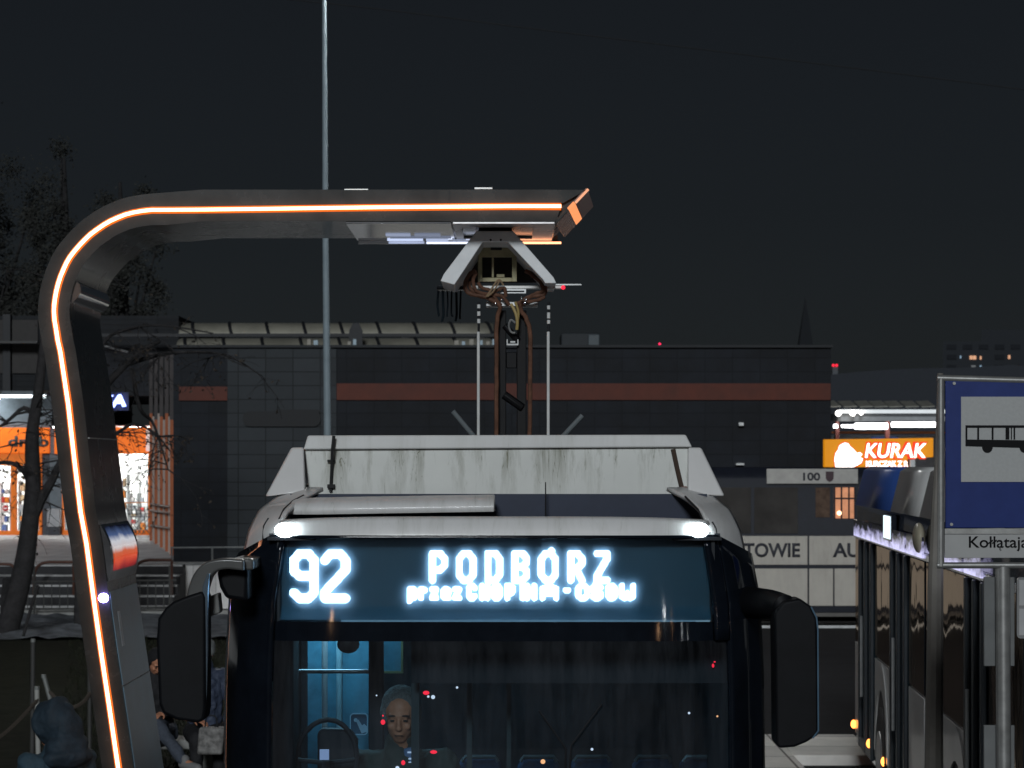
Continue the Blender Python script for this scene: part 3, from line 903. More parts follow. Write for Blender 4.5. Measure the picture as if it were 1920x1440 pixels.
# seats at the bottom of the view
M_seat = mat('seat_cloth', (0.02, 0.06, 0.13), 0.8, var=0.3, vscale=30)
for k, px in enumerate((900, 1010, 1110, 1225, 1315)):
    d = 14.6
    m = MB(); m.prism_y(rounded(X(px - 40, d), X(px + 40, d), 1.0, Z(1422 + (k % 2) * 4, d), 0.05), d, d + .09)
    s_ = m.build('seat', M_seat, bus, bevel=.02, seg=3)
    m = MB(); m.tube([P(px - 34, 1428, d - .02), P(px - 28, 1419, d - .02), P(px + 28, 1419, d - .02), P(px + 34, 1428, d - .02)], .012, 8)
    m.build('seat_handle', M_pole if k == 4 else mat('seat_handle_grey', (0.1, 0.12, 0.13), .4), s_, smooth=True)

# ---- pantograph on the roof
d = 14.55
m = MB(); m.box(BX - .75, BX + .75, 14.1, 15.4, 3.06, 3.30)
pan = m.build('pantograph', M_darkgrey, bus, bevel=.02)
m = MB()
for px in (940, 978): m.box(X(px - 9, d), X(px + 9, d), d, d + .09, 3.3, Z(582, d))
m.box(X(949, d), X(969, d), d + .03, d + .07, Z(690, d), Z(660, d))
m.tube([P(945, 740, d), P(980, 765, d)], .025, 8)
m.tube([P(946, 610, d), P(972, 640, d)], .02, 8)
m.build('mast', mat('mast_black', (.005, .005, .006), .5, spec=.15), pan, bevel=.004)
M_rod = mat('white_rod', (0.62, 0.63, 0.62), 0.4)
for px in (897, 1028):
    m = MB(); m.tube([P(px, 830, d - .1), P(px, 622, d - .1)], .0085, 8)
    rod = m.build('guide_rod', M_rod, pan, smooth=True)
    m = MB(); m.tube([P(px + .5, 622, d - .1), P(px + 1, 566, d - .1)], .0065, 8)
    m.build('rod_tip', M_blackplastic, rod, smooth=True)
    m = MB()
    for a, b in ((571, 578), (584, 592), (598, 606)) if px < 950 else ((573, 580), (586, 597), (600, 607)):
        m.tube([P(px + .7, a, d - .1), P(px + .7, b, d - .1)], .0095, 8)
    m.build('rod_band', M_rod, rod, smooth=True)
M_cable = mat('brown_cable', (0.115, 0.055, 0.034), 0.7, var=0.4, vscale=20)
dc = d - .06
cables = [
    [(930, 830), (931, 720), (931, 620), (934, 590), (938, 575), (928, 566), (905, 555), (880, 550), (872, 535), (880, 515), (892, 508)],
    [(993, 830), (994, 720), (994, 630), (988, 600), (976, 580), (980, 565), (1000, 555), (1020, 552), (1021, 535), (1010, 520), (985, 508)],
    [(940, 573), (925, 560), (900, 556), (882, 540), (880, 528)],
    [(955, 572), (940, 555), (915, 552), (893, 545), (887, 525), (893, 512)],
    [(966, 572), (985, 560), (1005, 550), (1018, 545), (1012, 528), (995, 515)],
    [(975, 572), (990, 566), (1010, 562), (1022, 556)],
    [(935, 568), (918, 545), (905, 540), (896, 530)],
    [(948, 556), (945, 540), (925, 548), (915, 552)],
]
for c_ in cables:
    m = MB(); m.tube(wob([P(a, b, dc - random.uniform(0, .03)) for a, b in c_], 5, .0015), .0125 if len(c_) > 9 else .010, 8)
    m.build('cable', M_cable, pan, smooth=True)
m = MB(); m.tube(wob([P(958, 570, dc - .04), P(966, 585, dc - .05), P(970, 602, dc - .05), P(969, 618, dc - .04)]), .009, 8)
m.tube(wob([P(966, 566, dc - .04), P(972, 585, dc - .04), P(970, 605, dc - .04)]), .007, 8)
m.build('cable', mat('yellow_cable', (0.36, 0.27, 0.10), .5), pan, smooth=True)
m = MB()
m.tube(wob([P(944, 535, dc - .05), P(934, 525, dc - .06), P(918, 548, dc - .06), P(912, 556, dc - .05)]), .006, 6)
m.tube(wob([P(938, 524, dc - .06), P(926, 545, dc - .06), P(914, 556, dc - .06)]), .005, 6)
m.build('cable', mat('thin_tan_cable', (0.26, 0.18, 0.11), .5), pan, smooth=True)
m = MB()
for px, py in ((929, 569), (941, 563), (978, 560), (984, 568), (986, 562)): m.ball(P(px, py, dc - .08), .010, 8, 6)
m.build('cable_lug', M_polish, pan, smooth='all')
m = MB(); m.box(X(911, d), X(1009, d), d - .02, d + .10, Z(575, d), Z(566, d))
m.build('cross_plate', M_steel, pan, bevel=.004)
# contact head frame: beige plate with two openings
m = MB(); dh = 14.62
o_ = XZ([(896, 528), (896, 505), (912, 470), (918, 455), (955, 455), (969, 470), (970, 528)], dh)
m.box(X(896, dh), X(969, dh), dh, dh + .03, Z(482, dh), Z(456, dh) )
m.box(X(896, dh), X(904, dh), dh, dh + .03, Z(528, dh), Z(482, dh)); m.box(X(960, dh), X(969, dh), dh, dh + .03, Z(528, dh), Z(482, dh))
m.box(X(922, dh), X(926, dh), dh, dh + .03, Z(520, dh), Z(482, dh)); m.box(X(904, dh), X(960, dh), dh, dh + .03, Z(528, dh), Z(520.5, dh))
m.box(X(931, dh), X(946, dh), dh - .004, dh + .03, Z(520, dh), Z(514, dh))
head = m.build('contact_head', mat('beige_plate', (0.40, 0.36, 0.22), 0.5, var=0.25, vscale=14), pan, bevel=.003)
m = MB(); m.box(X(920, dh), X(941, dh), dh - .02, dh, Z(469, dh), Z(459, dh))
m.build('connector_block', M_blackplastic, head)
m = MB(); m.box(X(880, d), X(1058, d), d - .03, d + .02, Z(542, d), Z(536, d)); 
hb = m.build('head_bar', mat('head_bar_alu', (0.66, 0.66, 0.64), 0.25, metal=.5), pan, bevel=.003)
m = MB(); m.box(X(936, d), X(986, d), d - .05, d - .03, Z(551, d), Z(549, d)); m.box(X(936, d), X(986, d), d - .05, d - .03, Z(546, d), Z(543, d)); m.box(X(936, d), X(939, d), d - .05, d - .03, Z(549, d), Z(546, d)); m.box(X(983, d), X(986, d), d - .05, d - .03, Z(549, d), Z(546, d))
m.build('head_slot', M_steel, pan)
m = MB(); m.box(X(1036, d), X(1091, d), d + .1, d + .12, Z(532.5, d), Z(530, d)); m.build('head_rail', M_steel, pan)
m = MB(); m.ball(P(1056, 539, d - .035), .012, 8, 6); m.build('head_lamp', M_redlampglint, pan, smooth='all')
m = MB(); m.tube(wob([P(966, 605, dc), P(958, 600, dc), P(954, 610, dc), P(958, 622, dc), P(966, 624, dc)]), .006, 6)
m.build('ring_clamp', M_steel, pan, smooth=True)
m = MB(); m.box(X(950, d), X(972, d), d - .04, d, Z(648, d), Z(645, d)); m.box(X(950, d), X(952, d), d - .04, d, Z(645, d), Z(637, d)); m.box(X(970, d), X(972, d), d - .04, d, Z(645, d), Z(637, d)); m.box(X(957, d), X(966, d), d - .03, d, Z(643, d), Z(640, d))
m.build('mast_bracket', M_rod, pan)
for a, b in (((849, 771), (888, 818)), ((1092, 779), (1052, 822))):
    m = MB(); p0, p1 = P(*a, 14.3), P(*b, 14.3); m.tube([p0, p1], .014, 8)
    m.build('roof_strut', mat('strut_grey', (0.13, 0.15, 0.16), .5), pan, smooth=True)

# ------------------------------------------------------------------ charging arm
DA, DB = 14.0, 15.05
led = [(1052, 387), (960, 387), (840, 388), (720, 389), (640, 390), (500, 392), (380, 393.5), (310, 394), (285, 394), (267, 396), (250, 399), (235, 403), (220, 409), (207, 415), (195, 422), (182, 431), (170, 440), (160, 449.5), (150, 460), (140.5, 471), (132, 482), (125.5, 493), (120, 505), (114.5, 518), (110, 532), (106.5, 546), (104, 560), (102.5, 572), (102, 584), (103, 600), (106, 618), (109, 638), (114, 660), (129, 760), (140, 860), (152, 960), (163, 1020), (176, 1120), (190, 1220), (205, 1320), (221, 1430), (240, 1560), (270, 1760), (301, 1968)]
def offset(poly, dist):
    out = []
    for i, p in enumerate(poly):
        a, b = poly[max(i - 1, 0)], poly[min(i + 1, len(poly) - 1)]
        tx, ty = b[0] - a[0], b[1] - a[1]
        L = math.hypot(tx, ty)
        out.append((p[0] - ty / L * dist, p[1] + tx / L * dist))
    return out
# path runs right-to-left then down: +dist is the outer side (up, then left)
def var_off(poly, fo):
    out = []
    for i, p in enumerate(poly):
        q = offset(poly, fo(i))[i]
        out.append(q)
    return out
outer = var_off(led, lambda i: 31 + (0 if i > 7 else 2))
inner = var_off(led, lambda i: -28)
outer[0] = (1100, 356); outer[1] = (1000, 354); inner[0] = (1042, 416)
for i in range(1, 7):
    outer[i] = (outer[i][0], 355.5); inner[i] = (inner[i][0], 415)
arm = thing('charging_arm', 'dark charging arm over the bus with a glowing orange light line along its bend', 'charger', (X(300, DA), (DA + DB) / 2, 0))
# body: hollow band with a recessed groove for the light; split into the two lips and back
def S(dist): return [(X(a, DA), Z(b, DA)) for a, b in offset(led, dist)]
oX = XZ(outer, DA); iX = XZ(inner, DA)
gO, gI = S(6.6), S(-6.6)
gO[0] = (X(1056, DA), Z(380.5, DA)); gI[0] = (X(1050, DA), Z(394, DA))
m = MB()
m.strip_y(oX, gO, DA, DA + .03)
m.strip_y(gI, iX, DA, DA + .03)
m.strip_y(oX, iX, DA + .0301, DB)
m.build('arm_shell', M_arm, arm, smooth=True, angle=35)
m = MB(); m.strip_y(S(6.4)[0:], S(2.8), DA - .001, DA + .029); m.strip_y(S(-2.8), S(-6.4), DA - .001, DA + .029)
m.build('light_edge', M_ledside, arm)
m = MB(); m.strip_y(S(2.7), S(-2.7), DA - .030, DA + .028)
m.build('light_strip', M_led, arm)
# light on the far face
m = MB(); m.strip_y(S(4)[:], S(-4)[:], DB - .002, DB + .012)
m.build('light_strip', M_led, arm)
# soffit sheet under the beam: polished part, dark hatch
def soff(mb, pxa, pxb, za, y0, y1, th=.012):
    mb.box(X(pxa, DA), X(pxb, DA), y0, y1, Z(za, DA) - th, Z(za, DA)); return mb
m = MB(); soff(m, 648, 846, 415.6, DA + .004, DB - .004)
m.build('soffit_panel', M_polish, arm, bevel=.002)
m = MB(); m.box(X(849, DA), X(1040, DA), DA + .004, DA + .22, Z(415.6, DA) - .012, Z(415.6, DA)); m.box(X(849, DA), X(1040, DA), DB - .12, DB - .004, Z(415.6, DA) - .012, Z(415.6, DA))
m.box(X(849, DA), X(864, DA), DA + .22, DB - .12, Z(415.6, DA) - .012, Z(415.6, DA)); m.box(X(1000, DA), X(1040, DA), DA + .22, DB - .12, Z(415.6, DA) - .012, Z(415.6, DA))
m.build('soffit_panel', mat('brushed_soffit', (0.62, 0.60, 0.60), 0.28, metal=.9, var=.2), arm, bevel=.002)
# far-edge flange that catches the far light
m = MB(); m.box(X(650, DA), X(1052, DA), DB + .012, DB + .03, Z(415.6, DA) - .03, Z(415.6, DA) + .02)
m.build('edge_flange', M_polish, arm)
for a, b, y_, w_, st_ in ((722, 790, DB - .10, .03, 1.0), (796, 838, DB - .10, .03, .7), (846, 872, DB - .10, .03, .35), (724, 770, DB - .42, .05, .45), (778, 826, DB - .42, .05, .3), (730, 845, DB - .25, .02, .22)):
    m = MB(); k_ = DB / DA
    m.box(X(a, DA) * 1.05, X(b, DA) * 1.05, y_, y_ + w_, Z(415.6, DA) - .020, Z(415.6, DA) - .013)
    m.build('soffit_lamp', emis('cool_soffit_lamp_%d' % int(st_ * 100), (0.62, 0.72, 1.0), st_), arm)  # glowing strips put in for bluish reflections on the soffit
# end cap
a0, a1 = P(1043, 420, DA), P(1103, 356, DA)
b0, b1 = P(1059, 445, 14.75), P(1113, 387, 14.75)
def lerp4(t): return a0.lerp(a1, t), b0.lerp(b1, t)
for t0, t1, mm, nm in ((0, .40, M_arm, 'end_plate'), (.405, .60, emis('amber_end_glow', (1.0, .33, .12), 1.1), 'end_light'), (.605, 1.0, mat('copper_plate', (.20, .12, .095), .35, metal=.4), 'end_plate')):
    (p, q), (r_, s_) = lerp4(t0), lerp4(t1)
    m = MB(); off = Vector((-.012, 0, .012))
    m.add([p, q, s_, r_, p + off, q + off, s_ + off, r_ + off], [(0, 1, 2, 3), (7, 6, 5, 4), (0, 4, 5, 1), (1, 5, 6, 2), (2, 6, 7, 3), (3, 7, 4, 0)])
    m.build(nm, mm, arm, bevel=.002)
m = MB(); m.tube([lerp4(.6)[0] + Vector((0, -.006, .003)), a1 + Vector((0, -.006, .003))], .007, 8)
m.build('end_trim', emis('end_trim_glow', (1, .45, .25), 1.0), arm)
# chrome band and glow-coloured lower plate on the inner face
def inner_face(py0, py1, off, nm, mm, y0=DA + .02, y1=DB - .02, bev=.0, bulge=0.0):
    pts = []
    base = [p for p in inner]
    def at(py):
        for (xa, ya), (xb, yb) in zip(base[15:-1], base[16:]):
            if ya <= py <= yb:
                t = (py - ya) / (yb - ya); return (xa + t * (xb - xa), py)
        return base[-1]
    ks = 10
    q = [at(py0 + (py1 - py0) * k / ks) for k in range(ks + 1)]
    A = [(X(a, DA) + .001, Z(b, DA)) for a, b in q]; B = [(x + off + bulge * math.sin(math.pi * k / ks), z) for k, (x, z) in enumerate(A)]
    m = MB(); m.strip_y(A, B, y0, y1)
    return m.build(nm, mm, arm, smooth=True, angle=50)
inner_face(528, 566, .012, 'chrome_band', M_chrome, bulge=.03)
inner_face(984, 1090, .006, 'gloss_panel', mat('gloss_panel_steel', (.45, .45, .47), .10, metal=1.0, var=.3), bulge=.035)
M_reflpatch = bpy.data.materials.new('status_window_light'); M_reflpatch.use_nodes = True  # glow ramp painted in place of reflections on the gloss panel
sn, sl = M_reflpatch.node_tree.nodes, M_reflpatch.node_tree.links
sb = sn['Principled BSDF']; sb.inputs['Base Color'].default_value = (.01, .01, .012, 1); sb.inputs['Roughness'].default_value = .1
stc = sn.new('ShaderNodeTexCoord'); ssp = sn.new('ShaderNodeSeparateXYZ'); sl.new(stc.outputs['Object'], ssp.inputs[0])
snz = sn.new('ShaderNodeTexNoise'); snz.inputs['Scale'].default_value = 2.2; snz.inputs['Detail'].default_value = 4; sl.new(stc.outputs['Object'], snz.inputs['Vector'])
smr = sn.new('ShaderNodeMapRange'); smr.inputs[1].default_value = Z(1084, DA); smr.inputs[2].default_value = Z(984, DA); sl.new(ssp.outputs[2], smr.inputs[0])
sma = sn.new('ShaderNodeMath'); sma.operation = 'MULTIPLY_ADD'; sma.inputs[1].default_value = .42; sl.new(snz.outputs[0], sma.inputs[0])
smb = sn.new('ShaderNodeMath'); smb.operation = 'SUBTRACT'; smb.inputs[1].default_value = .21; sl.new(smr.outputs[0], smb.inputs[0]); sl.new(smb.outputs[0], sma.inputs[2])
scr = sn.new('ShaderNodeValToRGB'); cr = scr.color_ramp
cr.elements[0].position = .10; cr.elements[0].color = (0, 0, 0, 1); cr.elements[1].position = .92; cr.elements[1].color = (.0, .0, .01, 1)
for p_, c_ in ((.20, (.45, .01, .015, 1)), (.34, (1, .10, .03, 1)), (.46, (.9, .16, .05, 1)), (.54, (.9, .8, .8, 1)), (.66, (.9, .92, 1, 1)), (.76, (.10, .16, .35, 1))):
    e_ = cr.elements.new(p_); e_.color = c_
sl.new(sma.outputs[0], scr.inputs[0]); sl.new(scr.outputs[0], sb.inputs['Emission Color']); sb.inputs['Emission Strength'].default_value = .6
inner_face(988, 1084, .010, 'status_window', M_reflpatch, DA + .10, DB - .10, bulge=.036)
inner_face(1110, 1285, .005, 'lower_plate', M_armglow)  # blue-grey tone painted in for the bus display's glow
inner_face(1288, 1900, .005, 'lower_plate', M_armglow)
inner_face(820, 822, .006, 'joint_line', M_steel)
inner_face(1150, 1216, .008, 'white_label', mat('white_sticker', (.5, .55, .58), .5), DA + .18, DA + .26)
m = MB(); c = P(193, 1121, DA - .012)
m.ball((X(195, DA), DA - .020, c.z), (.028, .022, .026), 14, 8)
m.build('status_lamp', emis('violet_status_lamp', (.34, .26, 1.0), 40.0), arm, smooth='all')
for px in (641, 843):
    m = MB(); m.box(X(px - .8, DA), X(px + .8, DA), DA - .0015, DA, Z(378, DA), Z(357, DA))
    m.build('panel_seam', M_blackplastic, arm)
m = MB(); m.box(X(890, DA), X(923, DA), DA - .002, DA + .05, Z(354.5, DA), Z(351.5, DA)); m.box(X(646, DA), X(690, DA), DA - .002, DA + .04, Z(356, DA), Z(354.2, DA))
m.build('top_plate', mat('top_plate_alu', (.6, .6, .58), .3, metal=.6), arm)
# foot of the arm
m = MB(); fx = X(301, DA); m.box(fx - .35, fx + .45, DA - .2, DB + .2, 0.0, .10)
m.build('foot_plate', M_concrete, arm, bevel=.02)
# white contact hood hanging from the beam
y0, y1 = 14.25, 14.95
d = y0
outerH = [(826, 527), (832, 514), (893, 433), (962, 433), (1038, 520), (1043, 531)]
innerH = [(852, 534), (858, 525), (905, 454), (952, 454), (1018, 524), (1022, 531)]
m = MB(); m.strip_y(XZ(outerH, d), XZ(innerH, d), y0, y1)
hood = m.build('contact_hood', mat('hood_white', (.74, .76, .77), .45, var=.1), arm, bevel=.004)
m = MB(); m.box(X(897, d), X(960, d), y0 + .1, y1 - .1, Z(434, d), Z(414, DA) - .012)
m.build('hood_mount', M_blackplastic, hood)
m = MB(); m.prism_y(XZ([(862, 530), (907, 455), (950, 455), (1012, 530)], y1 - .06), y1 - .06, y1 - .04); m.build('hood_back', mat('hood_back_dark', (.035, .032, .028), .7, var=.4), hood)
m = MB()
for px in (920, 939): m.disc_y(X(px, d), Z(450, d), .006, y0 - .006, y0 - .003, 10)
m.build('hood_bolt', M_blackplastic, hood)
# black hanging control cables at the hood's left foot
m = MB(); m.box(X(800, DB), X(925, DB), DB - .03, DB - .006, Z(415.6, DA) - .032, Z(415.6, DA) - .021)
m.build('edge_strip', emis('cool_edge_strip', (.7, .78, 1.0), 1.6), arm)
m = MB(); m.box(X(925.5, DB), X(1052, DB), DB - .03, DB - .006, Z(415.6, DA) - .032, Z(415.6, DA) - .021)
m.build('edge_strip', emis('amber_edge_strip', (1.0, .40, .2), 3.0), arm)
d = 14.9
m = MB(); m.box(X(819, d), X(872, d), d - .05, d + .1, Z(544, d), Z(537, d))
tb = m.build('cable_box', mat('gloss_black_cable', (.008, .013, .017), .3, coat=.1), arm, bevel=.01)
m = MB()
for k in range(6):
    px = 822 + k * 8.4
    m.tube(wob([P(px, 545, d), P(px + random.uniform(-2, 2), 570, d), P(px + random.uniform(-2, 2), 590, d), P(px + random.uniform(-3, 3), 603 + random.uniform(-12, 3), d)]), random.uniform(.004, .009), 8)
m.build('hanging_cable', MATS['gloss_black_cable'], tb, smooth=True)

# ------------------------------------------------------------------ tall lamp post
lp = thing('lamp_post', 'slim tall grey lamp post rising behind the charging arm', 'lamp post', (X(614, 38), 38, 0))
m = MB()
pts = [(X(614.5, 38), 38, 0), (X(614, 38), 38, Z(810, 38)), (X(610.5, 38), 38, Z(450, 38)), (X(608, 38), 38, Z(0, 38)), (X(607.0, 38), 38, Z(-205, 38))]
m.tube(pts, [.085, .056, .046, .030, .028], 14)
m.build('pole', mat('lamp_post_paint', (.22, .27, .30), .45), lp, smooth=True)
m = MB(); m.box(X(607, 38) - .1, X(607, 38) + .9, 37.8, 38.2, Z(-200, 38), Z(-212, 38)); m.build('lamp_head', M_darkgrey, lp, bevel=.02)
m = MB(); m.box(X(607, 38), X(607, 38) + .85, 37.82, 38.18, Z(-200, 38) - .03, Z(-200, 38) - .004); m.build('lamp_lens', emis('street_lamp_light', (.98, .97, .95), 680), lp)
m = MB(); m.tube(wob([P(-700, -110, 60), P(0, -50, 60), P(610, 6, 60), P(1000, 54, 60), P(1400, 103, 60), P(1920, 168, 60), P(2500, 246, 60)], 8), .015, 6)
tag(m.build('overhead_wire', mat('wire_black', (.026, .027, .029), .9, spec=.05)), 'thin dark overhead wire crossing the night sky', 'wire')

for k, (lx, ly, lz, warm) in enumerate(((9, -26, 7.0, 0), (15, -38, 8.0, 1), (24, -44, 8.0, 0), (13, -60, 9.0, 1), (34, -52, 8.5, 0), (-9, -34, 7.5, 1))):
    sl_ = thing('street_lamp', ('low white street lamp nearest behind the viewpoint on the right', 'warm street lamp nearest behind the viewpoint on the right', 'white street lamp beyond the nearest warm one behind the viewpoint', 'tallest warm street lamp, farthest straight behind the viewpoint', 'white street lamp farthest out to the right behind the viewpoint', 'only street lamp on the left behind the viewpoint, warm light')[k], 'street lamp', (lx, ly, 0), 0, 'street lamps across the road')
    m = MB(); m.tube([(lx, ly, 0), (lx, ly, lz * .6), (lx, ly, lz)], [.09, .07, .05], 10); m.build('pole', MATS['lamp_post_paint'], sl_, smooth=True)
    m = MB(); m.box(lx - .35, lx + .35, ly - .1, ly + .5, lz, lz + .09); m.build('lamp_head', M_darkgrey, sl_, bevel=.02)
    m = MB(); m.box(lx - .30, lx + .30, ly, ly + .45, lz - .06, lz - .001); m.build('lamp_lens', emis('street_lens_warm', (1, .55, .28), 160) if warm else emis('street_lens_white', (.9, .95, 1), 160), sl_)

# ------------------------------------------------------------------ long store building
D = 58.0
st = thing('store_building', 'long dark tiled store building with a dull red band behind the bus', 'building', (X(940, D), D, 0))
M_dtile = brick_mat('dark_facade_tiles', (0.0080, 0.0100, 0.0140), (0.65, 0.65, 0.65), .62, .31, 'xz', .6, .012, .45)
M_gtile = brick_mat('grey_facade_tiles', (0.027, 0.032, 0.037), (0.35, 0.35, 0.35), .615, .31, 'xz', .55, .012, .12)
M_red = mat('dull_red_band', (0.085, 0.020, 0.011), .6, var=.2, vscale=2)
TZ = Z(652, D)
m = MB(); m.box(X(325, D), X(1558, D), D, D + 16, 0, TZ); m.build('wall', M_dtile, st)
m = MB(); m.box(X(427, D), X(631, D), D - .06, D - .003, 1.0, TZ - .03); m.build('grey_panel', M_gtile, st)
m = MB(); m.box(X(631.5, D), X(1557, D), D - .05, D - .003, Z(750, D), Z(719, D)); m.build('red_band', M_red, st)
m = MB(); m.box(X(336, D), X(426.5, D), D - .05, D - .003, Z(751, D), Z(725, D)); m.build('red_band', M_red, st)
m = MB(); m.box(X(322, D), X(1561, D), D - .09, D + 16, TZ + .001, TZ + .06); m.build('roof_edge', mat('roof_edge_dark', (.016, .018, .021), .6), st)
m = MB(); m.prism_y(rounded(X(456, D), X(602, D), Z(800, D), Z(771, D), .16), D - .12, D - .062)
m.prism_y(rounded(X(515, D), X(600, D), Z(775, D), Z(768, D), .04), D - .11, D - .063)
m.build('unlit_sign', mat('unlit_sign_black', (.012, .013, .015), .6), st)
m = MB(); m.box(X(1384, D), X(1394, D), D - .14, D, Z(799, D), Z(792, D)); m.build('wall_lamp', M_steel, st, bevel=.01)
m = MB(); m.box(X(1378, D), X(1393, D), D - .3, D, Z(872, D), Z(868.5, D)); m.build('wall_shelf', M_steel, st)
m = MB(); m.box(X(1052, 62), X(1122, 62), 62, 64, TZ, Z(624, 62)); tag(m.build('roof_unit', mat('roof_unit_dark', (.02, .024, .028), .6), bevel=.03), 'low dark ventilation box on the store roof', 'roof unit')
m = MB(); m.box(X(1103, 61.6), X(1124, 61.6), 61.6, 61.9, TZ, Z(627, 61.6)); tag(m.build('roof_vent', mat('roof_vent_grey', (.07, .085, .095), .5), bevel=.02), 'small grey vent beside the dark box on the store roof', 'roof vent')

# barrel-shaped station canopy beyond the store roof
D = 80.0
bc = thing('barrel_canopy', 'long barrel vault canopy with pale panels above the store roof', 'canopy', (X(590, D), D, 0))
M_pane = mat('dirty_polycarbonate', (.21, .20, .165), .5, var=.35, vscale=.6, rvar=.2)
def vault(y_top_px, y_bot_px, x0px, x1px, dd, nm, seed):
    zt, zb = Z(y_top_px, dd), Z(y_bot_px, dd)
    h = zt - zb
    n = int((x1px - x0px) / 68)
    def pr(t):   # t 0 at the bottom front, 1 at the crown further back
        a = t * math.pi / 2
        return (dd + 1.6 * (1 - math.cos(a)), zb + h * math.sin(a))
    m = MB(); rows = [[(X(x0px + (x1px - x0px) * i / 40, dd), pr(j / 8)[0], pr(j / 8)[1]) for i in range(41)] for j in range(9)]
    m.grid(rows); m.build('roof_panel', M_pane, bc, smooth='all', solid=.03)
    for k in range(n + 1):
        xp = x0px + 20 + (x1px - x0px) * k / max(n, 1) * .97
        m = MB(); m.tube([(X(xp - 14 * (j / 6), dd), pr(j / 6)[0] - .05, pr(j / 6)[1]) for j in range(7)], .055, 6)
        m.build('rib', M_blackplastic, bc)
vault(601, 627, 205, 925, D, 'upper', 1)
vault(630, 654, 330, 930, D - 3, 'lower', 2)
m = MB(); m.box(X(190, D), X(940, D), D - 1.2, D - .9, Z(632, D - 1), Z(626, D - 1)); m.build('gutter', M_blackplastic, bc)
m = MB(); m.prism_y(XZ([(655, 655), (655, 620), (662, 606), (673, 606), (680, 620), (680, 655)], D - 3.6), D - 3.7, D - 3.6); m.build('support', M_blackplastic, bc)
for px in (500, 760, 900):
    m = MB(); m.box(X(px, D) - .12, X(px, D) + .12, D - .2, D + .1, 1.0, Z(628, D)); m.build('post', M_blackplastic, bc)
items = [(498, 520), (522, 548), (574, 610)]
for i, (a, b) in enumerate(((576, 583), (588, 596), (652, 658), (662, 668), (852, 860), (866, 872), (880, 888), (900, 905), (912, 918), (923, 929))):
    m = MB(); m.box(X(a, 74), X(b, 74), 74, 74.2, Z(655, 74), Z(636 + (i % 3) * 2, 74))
    m.build('roof_fitting', mat('pale_fitting', (.22, .28, .32), .4, metal=.3) if i % 2 else mat('warm_fitting', (.28, .26, .22), .4), bc)

# ------------------------------------------------------------------ shop row on the left
D = 80.0
sh = thing('shop_building', 'dark shop building with orange lit shopfront on the raised plaza', 'building', (X(120, D), D, 1.0))
M_dwall = brick_mat('dark_cladding', (.018, .0195, .022), (.6, .6, .6), 2.2, .16, 'xz', .7, .012, .25)
M_lwall = mat('pale_grey_cladding', (.12, .14, .155), .6, var=.15)
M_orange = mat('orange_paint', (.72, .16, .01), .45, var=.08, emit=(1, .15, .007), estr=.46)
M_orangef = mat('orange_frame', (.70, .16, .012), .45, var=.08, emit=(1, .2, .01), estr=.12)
UZ = Z(592, D)
m = MB(); m.box(-40, X(335, D), D, D + 12, Z(742, D), UZ); m.build('upper_wall', M_dwall, sh)
# upper storey bays
for a, b in ((0, 6), (24, 72)):
    m = MB(); m.box(X(a, D), X(b, D), D - .10, D - .004, Z(700, D), Z(600, D)); m.build('upper_panel', mat('upper_panel_brown', (.030, .027, .026), .6, var=.25), sh)
m = MB(); m.box(X(8, D), X(22, D), D - .25, D - .004, Z(735, D), Z(590, D)); m.build('downpipe', M_blackplastic, sh)
m = MB(); m.box(-40, X(80, D), D - .9, D - .004, Z(646, D), Z(642, D)); m.build('upper_ledge', mat('ledge_grey', (.06, .06, .06), .6), sh)
m = MB(); m.tube([P(192, 648, D - 1), P(240, 660, D - 1)], .03, 6); m.build('upper_rail', M_steel, sh)
# canopy edge lines and shop front wall
m = MB(); m.box(-40, X(100, D), D - 1.2, D - .004, Z(742, D), Z(735, D)); m.build('awning', M_lwall, sh)
m = MB(); m.box(-40, X(98, D), D - .06, D - .004, Z(802, D), Z(742.5, D)); m.build('front_wall', M_lwall, sh)
m = MB(); m.box(X(-60, D), X(6, D), D - .7, D - .4, Z(749, D), Z(744, D)); m.build('awning_lamp', emis('cool_awning_lamp', (.85, .95, 1), 30), sh)
m = MB(); m.box(-30, X(96, D), D - 1.1, D - .9, Z(742, D) - .05, Z(742, D) - .01); m.build('awning_tube', emis('awning_tube_light', (.85, .95, 1), 9), sh)  # added light strip to brighten the plaza
m = MB(); m.box(-40, X(96, D), D - .9, D - .86, Z(748, D), Z(745.5, D)); m.build('awning_strip', mat('strip_grey', (.4, .42, .42), .4), sh)
# glazing openings: list of (x0, x1, y0, y1)
m = MB(); m.box(-40, X(95, D), D - .22, D - .06, Z(850, D), Z(802, D)); fas = m.build('fascia_sign', M_orange, sh, bevel=.02)
text_mesh('drob', (X(18, D), X(94, D), Z(838, D), Z(818, D)), D - .262, .03, bold=.03, name='fascia_lettering', m=mat('lettering_dark', (.05, .06, .06), .5), parent=fas)
m = MB(); m.box(X(104, D), X(300, D), D - .22, D - .06, Z(851, D), Z(801, D)); m.build('fascia_sign', M_orange, sh, bevel=.02)
m = MB(); m.box(X(276, D), X(284, D), D - .26, D - .222, Z(846, D), Z(806, D)); m.build('sign_emblem', emis('pale_emblem', (1, .75, .7), .8), sh)
m = MB()
for a, b, c_, e_ in ((-160, 80, 850, 873), (-160, 80, 995, 1003), (22, 32, 873, 995), (75, 80, 873, 995), (-40, -32, 873, 995), (-100, -92, 873, 995)):
    m.box(X(a, D), X(b, D), D - .16, D + .05, Z(e_, D), Z(c_, D))
m.build('door_frame', M_orangef, sh)
m = MB(); m.box(X(22, D) - .001, X(32, D), D - .17, D - .161, Z(995, D), Z(871, D)); m.build('door_post', M_orangef, sh)
